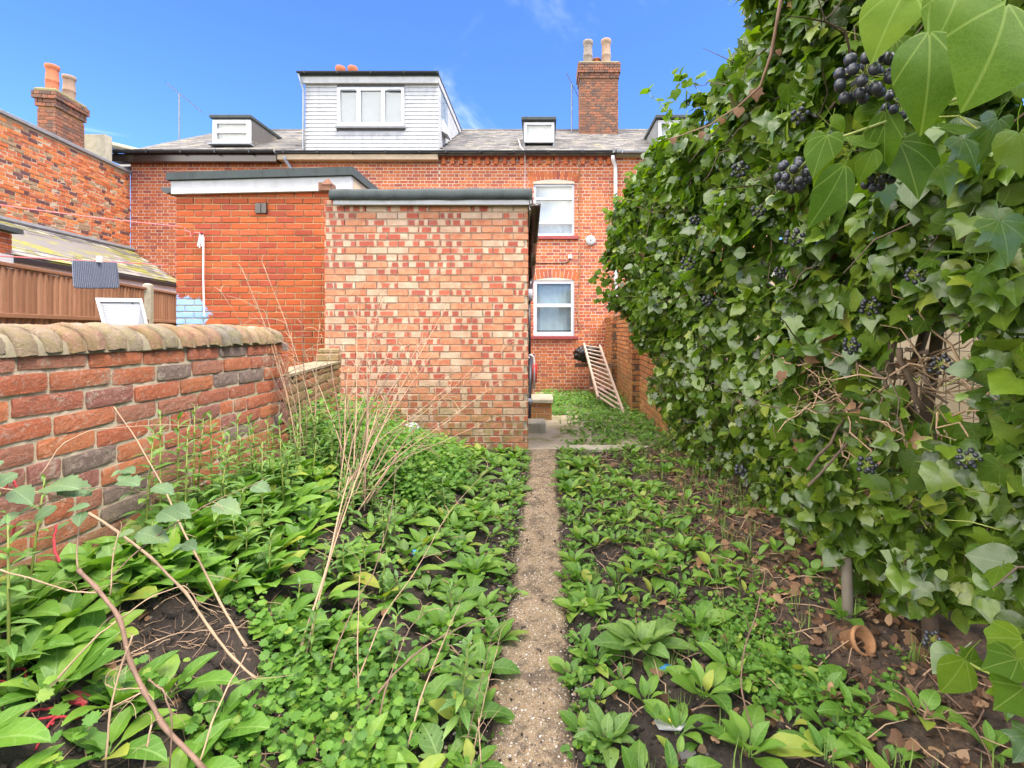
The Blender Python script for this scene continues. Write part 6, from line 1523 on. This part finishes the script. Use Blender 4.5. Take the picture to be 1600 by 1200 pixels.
# leaf litter, twigs and stones on the soil
lp_, ls_ = [], []
for k in range(2500):
    if k < 1900: x, y = (.50 + 1.05 * r.random() ** .55 if k % 5 else .2 + 1.2 * r.random()), r.uniform(.7, 4.9)
    else: x, y = r.uniform(-1.6, -.16), r.uniform(.8, 4.9)
    if abs(x + .03) < .15 and r.random() < .55: continue
    lp_.append((x, y, zt(x, y) + r.uniform(.004, .02))); ls_.append(r.uniform(.018, .055) if x > 0 else r.uniform(.015, .04))
g_ = np.random.default_rng(9); n = len(lp_); Mb_ = bases(g_.normal(0, .45, (n, 3)) + [0, 0, 1], g_.normal(0, 1, (n, 3)), np.array(ls_)); ch = g_.integers(4, size=n); LT = [ivy_lo[1], foxl[0], ivy_hi[5], bram[0]]
merge('leaf_litter', [(T, Mb_[ch == k], np.array(lp_)[ch == k]) for k, T in enumerate(LT)], MAT['dead'])
tm, td = MB(), MB()
for k in range(620):
    x, y = (r.uniform(.15, 1.5), r.uniform(.8, 5)) if k < 400 else (r.uniform(-1.6, -.18), r.uniform(.9, 5)); a = r.uniform(0, 6.28); L = r.uniform(.04, .26)
    z = zt(x, y) + .012; e = Vector((x + L * math.cos(a), y + L * math.sin(a), 0)); e.z = zt(e.x, e.y) + r.uniform(.008, .05)
    (tm if k % 3 else td).tube(wander((x, y, z), e, 4, .012, k), [.0028, .0026, .002, .0016, .0008], 4, False)
for k in range(320):
    x, y = r.gauss(-1.05, .22), r.gauss(1.5, .25); a = r.uniform(0, 6.28); L = r.uniform(.02, .10); z = zt(x, y) + .006
    (tm if k % 2 else td).tube(wander((x, y, z), (x + L * math.cos(a), y + L * math.sin(a), zt(x + L * math.cos(a), y + L * math.sin(a)) + r.uniform(.004, .02)), 3, .008, k), [.0014, .0013, .001, .0006], 3, False)
for k in range(160):
    y = r.uniform(.95, 4.9); l, r2 = path_edges(y); x = r.choice((l, r2)) + r.gauss(0, .03); a = r.uniform(0, 6.28); L = r.uniform(.02, .09)
    (tm if k % 2 else td).tube(wander((x, y, .026), (x + L * math.cos(a), y + L * math.sin(a), .028), 3, .006, k), [.0014, .0013, .001, .0006], 3, False)
tm.build('fallen_twigs', MAT['dry'], None, True, 'stuff'); td.build('fallen_dark_twigs', MAT['drydark'], None, True, 'stuff')
pbm, pbp = [], []
pt = ico(1, 1)
for k in range(5200):
    y = .9 + 4.15 * r.random() ** 1.4; side = r.random()
    l, r2 = path_edges(y); x = (l - r.random() ** 2 * .16) if side < .14 else (r2 + r.random() ** 2 * .16) if side < .28 else r.uniform(l, r2)
    s = r.uniform(.0018, .0048) if side > .28 else r.uniform(.002, .008); z = (.022 if l + .02 < x < r2 - .02 else max(zt(x, y), .0)) + s * .2
    M = Matrix.Rotation(r.uniform(0, 6), 3, 'Z') @ Matrix.Diagonal((s * r.uniform(.8, 1.4), s, s * .6)); pbm.append(np.array(M)); pbp.append((x, y, z))
mst, t = newmat('pebble'); c = t.ramp(t.rand(), [(0, (.10, .075, .055)), (.4, (.27, .19, .11)), (.8, (.42, .34, .24)), (1, (.68, .64, .58))]); t.out(t.pr(c, .7))
cm_, cp_ = [], []
for k in range(8200):                                # crumbs and clods of soil
    x, y = r.uniform(-1.6, 1.4), .8 + 4.1 * r.random() ** 1.6
    if abs(x + .03) < .13 and r.random() < .7: continue
    s = r.choice((.003, .004, .005, .006, .008, .012, .017)) * r.uniform(.7, 1.3); M = Matrix.Rotation(r.uniform(0, 6), 3, 'X') @ Matrix.Rotation(r.uniform(0, 6), 3, 'Z') @ Matrix.Diagonal((s * r.uniform(.8, 1.5), s, s * r.uniform(.6, .9))); cm_.append(np.array(M)); cp_.append((x, y, (.022 if abs(x + .04) < .12 else zt(x, y)) + s * .3)); cm_[-1] = cm_[-1] * (.28 if abs(x + .04) < .14 else 1)
merge('soil_crumbs', [(ico(1, 1), np.array(cm_), np.array(cp_))], MAT['soil'])
merge('gravel', [(pt, np.array(pbm), np.array(pbp))], mst)

# ------------------------------------------------------------------ dry stems and bramble canes
def stem_px(parent, pts, r0, r1, mat, seed=0, name='stem', twigs=None, tn=0):
    q = random.Random(seed); W = [P(*p) for p in pts]; out = []; r0, r1 = r0 * .72, r1 * .72
    for i in range(len(W) - 1):
        for k in range(4): out.append(W[i].lerp(W[i + 1], k / 4) + (Vector((q.uniform(-1, 1), q.uniform(-1, 1), q.uniform(-1, 1))) * .0035 if k else Vector()))
    out.append(W[-1]); n = len(out)
    # smooth
    sm = [out[0]] + [(out[i - 1] + out[i] * 2 + out[i + 1]) / 4 for i in range(1, n - 1)] + [out[-1]]
    MB().tube(sm, [(r0 + (r1 - r0) * i / (n - 1)) * (1.3 if i % 4 == 0 else 1) for i in range(n)], 6).build(name, mat, parent, True)
    if twigs is not None:
        for _ in range(tn):
            i = q.randint(int(n * .45), n - 1); p = sm[i]; d = (sm[min(i + 1, n - 1)] - sm[i - 1]).normalized(); s = Vector((q.uniform(-1, 1), q.uniform(-.6, .6), q.uniform(-.4, .8))); d = (d * .7 + s * .8).normalized(); L = q.uniform(.05, .16) * p.y / 2.2
            curl = Vector((q.uniform(-1, 1), q.uniform(-1, 1), q.uniform(-1, .2))).normalized(); pp = [p]
            for k in range(1, 6): pp.append(pp[-1] + (d + curl * .28 * k).normalized() * L / 5)
            twigs.tube(pp, [k_ * p.y / 2.2 for k_ in (.0017, .0016, .0014, .0013, .0011, .0008)], 3, False)
def clump(name, label, specs, mats, tn):
    e = empty(name, (0, 0, 0)); tag(e, label, 'dead plant'); tw_ = MB()
    for k, (pts_, r0, r1, mt) in enumerate(specs): stem_px(e, pts_, r0, r1, MAT[mt], k, 'stem', tw_, tn)
    tw_.build('twigs', MAT['dry'], e, True, 'stuff'); return e
A = [([(507, 905, 2.0), (530, 815, 2.1), (556, 740, 2.3), (600, 625, 2.6), (640, 565, 2.8), (690, 482, 3.1)], .0055, .0018, 'drydark'), ([(428, 1168, 1.45), (470, 1010, 1.6), (507, 900, 1.8), (528, 812, 2.0), (545, 745, 2.2)], .007, .0035, 'dry'), ([(440, 1165, 1.45), (482, 1005, 1.62), (505, 905, 1.8), (560, 740, 2.2), (590, 640, 2.5)], .006, .002, 'dry'),
     ([(536, 1140, 1.5), (560, 1060, 1.6), (600, 960, 1.8), (646, 900, 1.95), (700, 800, 2.2), (760, 735, 2.4)], .0045, .0012, 'dry'), ([(503, 1150, 1.45), (515, 1040, 1.6), (560, 930, 1.8), (583, 900, 1.9), (612, 800, 2.1), (620, 705, 2.4)], .0042, .0012, 'drydark'), ([(510, 1200, 1.35), (560, 1120, 1.45), (605, 1065, 1.55), (660, 1010, 1.65), (735, 972, 1.75), (800, 958, 1.8)], .006, .002, 'drydark'),
     ([(557, 1190, 1.4), (560, 1100, 1.5), (558, 1000, 1.65), (562, 900, 1.8)], .0042, .0018, 'dry'), ([(585, 1195, 1.38), (600, 1080, 1.5), (640, 980, 1.65), (668, 955, 1.7)], .004, .0012, 'drydark'), ([(628, 1200, 1.38), (655, 1095, 1.5), (690, 1010, 1.65), (718, 945, 1.75)], .0045, .0014, 'dry'),
     ([(718, 1200, 1.38), (745, 1090, 1.5), (770, 990, 1.65)], .0032, .001, 'drydark'), ([(735, 1200, 1.38), (757, 1090, 1.5), (782, 990, 1.65)], .003, .001, 'dry'), ([(752, 1200, 1.36), (748, 1120, 1.42)], .003, .002, 'dry')]
clump('dry_stems', 'tall bleached dead stems rising from the bottom edge left of the path', A, None, 5)
Bs = []; q = random.Random(66)
tops = [(592, 440, 3.3), (598, 465, 3.2), (560, 480, 3.3), (630, 545, 3.1), (660, 530, 3.2), (700, 475, 3.5), (640, 500, 3.2), (585, 570, 3.0), (545, 575, 3.1), (530, 540, 3.2), (705, 600, 3.3), (740, 575, 3.5), (690, 590, 3.3), (670, 560, 3.2), (620, 600, 3.0), (815, 520, 3.9), (790, 590, 3.8), (760, 610, 3.6), (725, 640, 3.4), (780, 650, 3.5), (610, 540, 3.2), (650, 600, 3.1), (575, 520, 3.2), (480, 560, 3.1), (512, 500, 3.3)]
for k, (tx, ty, td_) in enumerate(tops):
    bx, by = 548 + q.gauss(0, 22), 790 + q.gauss(0, 18); D0 = 2.65 + q.uniform(-.15, .15); k1 = .4 + .1 * q.random(); cx_, cy_ = bx + (tx - bx) * k1 + q.uniform(-8, 8) - (tx - bx) * .08, by + (ty - by) * (k1 + .05)
    Bs.append(([(bx, by, D0), (cx_, cy_, D0 + (td_ - D0) * k1), (bx + (tx - bx) * .72, by + (ty - by) * .76, D0 + (td_ - D0) * .72), (tx, ty, td_)], q.uniform(.0042, .0062), .0022, 'dry' if k % 3 else 'drydark'))
clump('dry_stems', 'fan of pale dead willowherb stems in front of the pied brick outhouse', Bs, None, 7)
Cs = []
for k, (bx, by, tx, ty) in enumerate([(470, 760, 405, 540), (480, 745, 440, 560), (465, 735, 420, 505), (495, 765, 345, 455), (470, 725, 378, 420), (505, 735, 412, 415), (455, 740, 438, 590), (470, 715, 455, 520), (485, 720, 500, 505), (478, 730, 470, 470), (430, 780, 300, 590), (400, 700, 330, 560)]):
    D0 = 2.9; Cs.append(([(bx, by, D0), (bx + (tx - bx) * .3 + 4, by + (ty - by) * .38, D0 + .05), (bx + (tx - bx) * .62, by + (ty - by) * .72, D0 + .1), (tx, ty, D0 + .12)], .0044, .0020, 'dry' if k % 3 else 'drydark'))
clump('dry_stems', 'loose dead stems leaning left across the end of the garden wall', Cs, None, 9)
# bramble in the left foreground
br = empty('bramble', (0, 0, 0)); tag(br, 'dead bramble canes arching over the bottom left corner with grey green leaves', 'bramble')
canes = [([(122, 890, 1.22), (150, 915, 1.22), (188, 965, 1.2), (205, 1040, 1.18), (225, 1080, 1.17), (250, 1130, 1.16), (320, 1205, 1.14)], .0062, .0075, 'drydark'), ([(0, 890, 1.1), (60, 908, 1.14), (112, 924, 1.18), (150, 926, 1.2)], .0022, .0024, 'dry'), ([(138, 802, 1.5), (180, 828, 1.5), (235, 870, 1.48), (290, 925, 1.45), (330, 985, 1.42), (365, 1030, 1.4), (400, 1060, 1.38)], .0055, .0045, 'dry'),
         ([(178, 636, 1.62), (215, 690, 1.62), (260, 770, 1.6), (300, 855, 1.55), (345, 945, 1.5), (385, 1010, 1.45)], .0022, .005, 'dry'), ([(0, 1195, 1.12), (40, 1115, 1.14), (100, 1050, 1.16), (150, 995, 1.18), (182, 970, 1.2)], .0046, .0024, 'dry'), ([(100, 1195, 1.12), (130, 1150, 1.14), (165, 1110, 1.15), (225, 1080, 1.17)], .0026, .0024, 'dry'), ([(165, 1200, 1.1), (172, 1110, 1.12), (190, 1040, 1.15), (207, 992, 1.16)], .0030, .0024, 'dry'),
         ([(192, 965, 1.2), (240, 930, 1.24), (290, 912, 1.28), (308, 940, 1.3), (332, 957, 1.32)], .0022, .0010, 'dry'), ([(205, 1020, 1.18), (245, 1000, 1.2), (280, 988, 1.22), (302, 988, 1.24)], .0018, .0010, 'dry'), ([(225, 1075, 1.17), (195, 1077, 1.15), (162, 1070, 1.14), (170, 1048, 1.14), (185, 1045, 1.14)], .0016, .0010, 'dry'), ([(232, 1062, 1.17), (255, 1075, 1.16), (268, 1110, 1.15), (265, 1200, 1.14)], .0026, .002, 'drydark'),
         ([(310, 1195, 1.15), (330, 1130, 1.2), (355, 1075, 1.28), (385, 1020, 1.36)], .003, .0024, 'dry'), ([(225, 1200, 1.12), (237, 1132, 1.14)], .003, .0024, 'dry'), ([(0, 762, 1.25), (40, 765, 1.28), (80, 775, 1.3), (105, 785, 1.32)], .002, .0015, 'dry'), ([(62, 745, 1.3), (100, 690, 1.35), (150, 670, 1.4), (200, 668, 1.45), (250, 662, 1.5), (330, 668, 1.6)], .0022, .001, 'dry'), ([(122, 890, 1.25), (120, 850, 1.26), (126, 800, 1.28)], .0026, .0018, 'dry'), ([(172, 930, 1.22), (176, 870, 1.24), (185, 830, 1.26)], .0022, .0014, 'dry'),
         ([(170, 905, 1.3), (215, 860, 1.34), (270, 820, 1.38), (330, 785, 1.45), (400, 755, 1.55)], .0026, .0014, 'drydark'), ([(5, 820, 1.2), (60, 790, 1.25), (130, 760, 1.3), (210, 765, 1.38), (265, 785, 1.42)], .0022, .0014, 'drydark')]
btw = MB()
for k, (pts_, r0, r1, mt) in enumerate(canes):
    stem_px(br, pts_, r0, r1, MAT[mt], 200 + k, 'cane', btw, 3)
    W_ = [P(*p) for p in pts_]
    for j in range(5):                               # thorns
        i = q.randrange(len(W_) - 1); p = W_[i].lerp(W_[i + 1], q.random()); d = Vector((q.uniform(-1, 1), q.uniform(-1, 1), q.uniform(-1, 1))).normalized() * .008; btw.tube([p, p + d], [.0014, .0003], 3, False)
btw.build('thorns', MAT['dry'], br, True, 'stuff')
for k, (bx, by, tx, ty, D) in enumerate([(28, 740, -18, 790, 1.18), (5, 720, -30, 770, 1.15), (95, 760, 62, 742, 1.3), (95, 762, 138, 742, 1.32), (75, 760, 140, 775, 1.3), (88, 790, 55, 830, 1.25), (140, 790, 95, 800, 1.27), (128, 800, 125, 835, 1.26), (190, 735, 172, 730, 1.42), (190, 735, 212, 728, 1.42), (192, 740, 200, 762, 1.4), (190, 752, 228, 768, 1.38), (205, 770, 180, 782, 1.36), (262, 795, 250, 808, 1.4), (262, 795, 304, 800, 1.4), (250, 800, 285, 815, 1.38), (335, 788, 370, 770, 1.5), (335, 788, 385, 792, 1.48), (210, 830, 170, 838, 1.34), (215, 832, 260, 820, 1.36), (285, 850, 265, 868, 1.38), (285, 850, 312, 856, 1.4), (30, 800, 0, 835, 1.2), (20, 765, 55, 780, 1.2), (152, 762, 120, 778, 1.32), (240, 760, 268, 745, 1.4), (395, 758, 420, 745, 1.55), (395, 758, 425, 772, 1.55), (55, 790, 20, 775, 1.22), (110, 815, 80, 800, 1.26)]):
    a, b = P(bx, by, D), P(tx, ty, D - .03); d = b - a; L = d.length * .80; o = link('leaf', bram[k % 3].me(MAT['bramble'], 'bramble_leaf'), br)
    o.matrix_local = m4(bases(np.array([[q.uniform(-.3, .3), q.uniform(-.7, -.1), 1.0]]), np.array([tuple(d)]), np.array([L]))[0], a)
# sapling canes right of the path
for nm, lab, pts_ in (('thin_cane', 'thin dark bare cane beside the first rosette right of the path', [(888, 820, 3.2), (878, 785, 3.15), (866, 750, 3.1), (858, 738, 3.1)]), ('thin_cane', 'tall reddish bare cane standing in the litter below the ivy', [(1205, 1195, 1.42), (1172, 1130, 1.47), (1158, 1080, 1.5), (1162, 1010, 1.55), (1185, 950, 1.6), (1196, 890, 1.65)])):
    e = empty(nm, (0, 0, 0)); tag(e, lab, 'cane'); tw_ = MB(); stem_px(e, pts_, .004, .0018, MAT['drydark'], 5, 'cane', tw_, 2); tw_.build('twigs', MAT['drydark'], e, True, 'stuff')
# red twine
tw = empty('red_twine', (0, 0, 0)); tag(tw, 'loops of frayed red twine on the bare soil at the bottom left', 'twine')
def spl(P_):
    out = []
    for i in range(len(P_) - 1):
        a, b, c, d = P_[max(0, i - 1)], P_[i], P_[i + 1], P_[min(len(P_) - 1, i + 2)]
        for k in range(5):
            t = k / 5; out.append((b * 2 + (c - a) * t + (a * 2 - b * 5 + c * 4 - d) * t * t + (b * 3 - a - c * 3 + d) * t ** 3) * .5 + Vector((r.uniform(-1, 1), r.uniform(-1, 1), r.uniform(-.3, 1))) * .0018)
    return out + [P_[-1]]
def gpts(l, h=.012): return spl(gp0(l, h))
def gp0(l, h=.012): return [onground(*p) + Vector((0, 0, h + .01 * (i % 2))) for i, p in enumerate(l)]
for l in ([(0, 1148), (35, 1128), (80, 1115), (125, 1112), (122, 1130), (85, 1162), (55, 1180)], [(60, 1132), (80, 1140), (87, 1155), (80, 1165)], [(20, 1055), (40, 1060), (35, 1078), (0, 1078)]): MB().tube(gpts(l), .0030, 5).build('strand', MAT['twine'], tw, True)
t2 = empty('red_twine', (0, 0, 0)); tag(t2, 'red twine looped over the weeds below the garden wall', 'twine')
MB().tube(spl([P(8, 765, 1.3), P(12, 752, 1.3), P(22, 752, 1.3), P(28, 770, 1.3), P(27, 785, 1.3), P(52, 786, 1.3)]), .0028, 5).build('strand', MAT['twine'], t2, True)
MB().tube(spl([P(89, 820, 1.24), P(84, 840, 1.22), P(86, 860, 1.2), P(93, 878, 1.18)]), .0028, 5).build('strand', MAT['twine'], t2, True)
MB().tube(spl([P(22, 818, 1.24), P(20, 845, 1.24)]), .0028, 5).build('strand', MAT['twine'], t2, True)
# scraps
def scrap(name, lab, cat, pxs, mat, th=.004, h=.015):
    b = MB(); w_ = [onground(*p) + Vector((0, 0, h)) for p in pxs]; n = len(w_)
    b.v = [tuple(p) for p in w_] + [tuple(p - Vector((0, 0, th))) for p in w_]; b.face(tuple(range(n))[::-1]); b.face(tuple(n + i for i in range(n)))
    for i in range(n): b.face((i, (i + 1) % n, n + (i + 1) % n, n + i))
    return tag(b.build(name, MAT[mat]), lab, cat)
scrap('plastic_scrap', 'torn grey and white plastic scrap on the soil right of the path', 'litter', [(1022, 1132), (1060, 1120), (1072, 1138), (1064, 1148), (1030, 1146)], 'offwhite')
scrap('yellow_scrap', 'tiny yellow strip on the torn plastic scrap', 'litter', [(1043, 1127), (1047, 1127), (1050, 1138), (1045, 1139)], 'yellow', .003, .022)
scrap('blue_scrap', 'small blue plastic fragment beside the slug-eaten rosette', 'litter', [(1030, 1050), (1040, 1043), (1050, 1045), (1046, 1052)], 'blue')
scrap('blue_scrap', 'small blue plastic fragment among leaves left of the path', 'litter', [(642, 876), (650, 873), (654, 880), (645, 882)], 'blue', .004, .05)
scrap('slate_shard', 'dark slate shard lying at the bottom edge right of the path', 'litter', [(1060, 1180), (1080, 1168), (1088, 1185), (1066, 1200)], 'slate', .008)
scrap('brown_shard', 'reddish brown tile shard on the bare soil at lower left', 'litter', [(100, 1098), (120, 1085), (142, 1095), (135, 1108), (105, 1106)], 'sill', .008)
hol = lumpy('black_sack', onground(490, 697) + Vector((0, .1, .03)), (.10, .10, .08), MAT['bag'], 8, .35, 3, 3); tag(hol, 'scrap of black plastic sack half hidden behind the ground cover', 'bag')
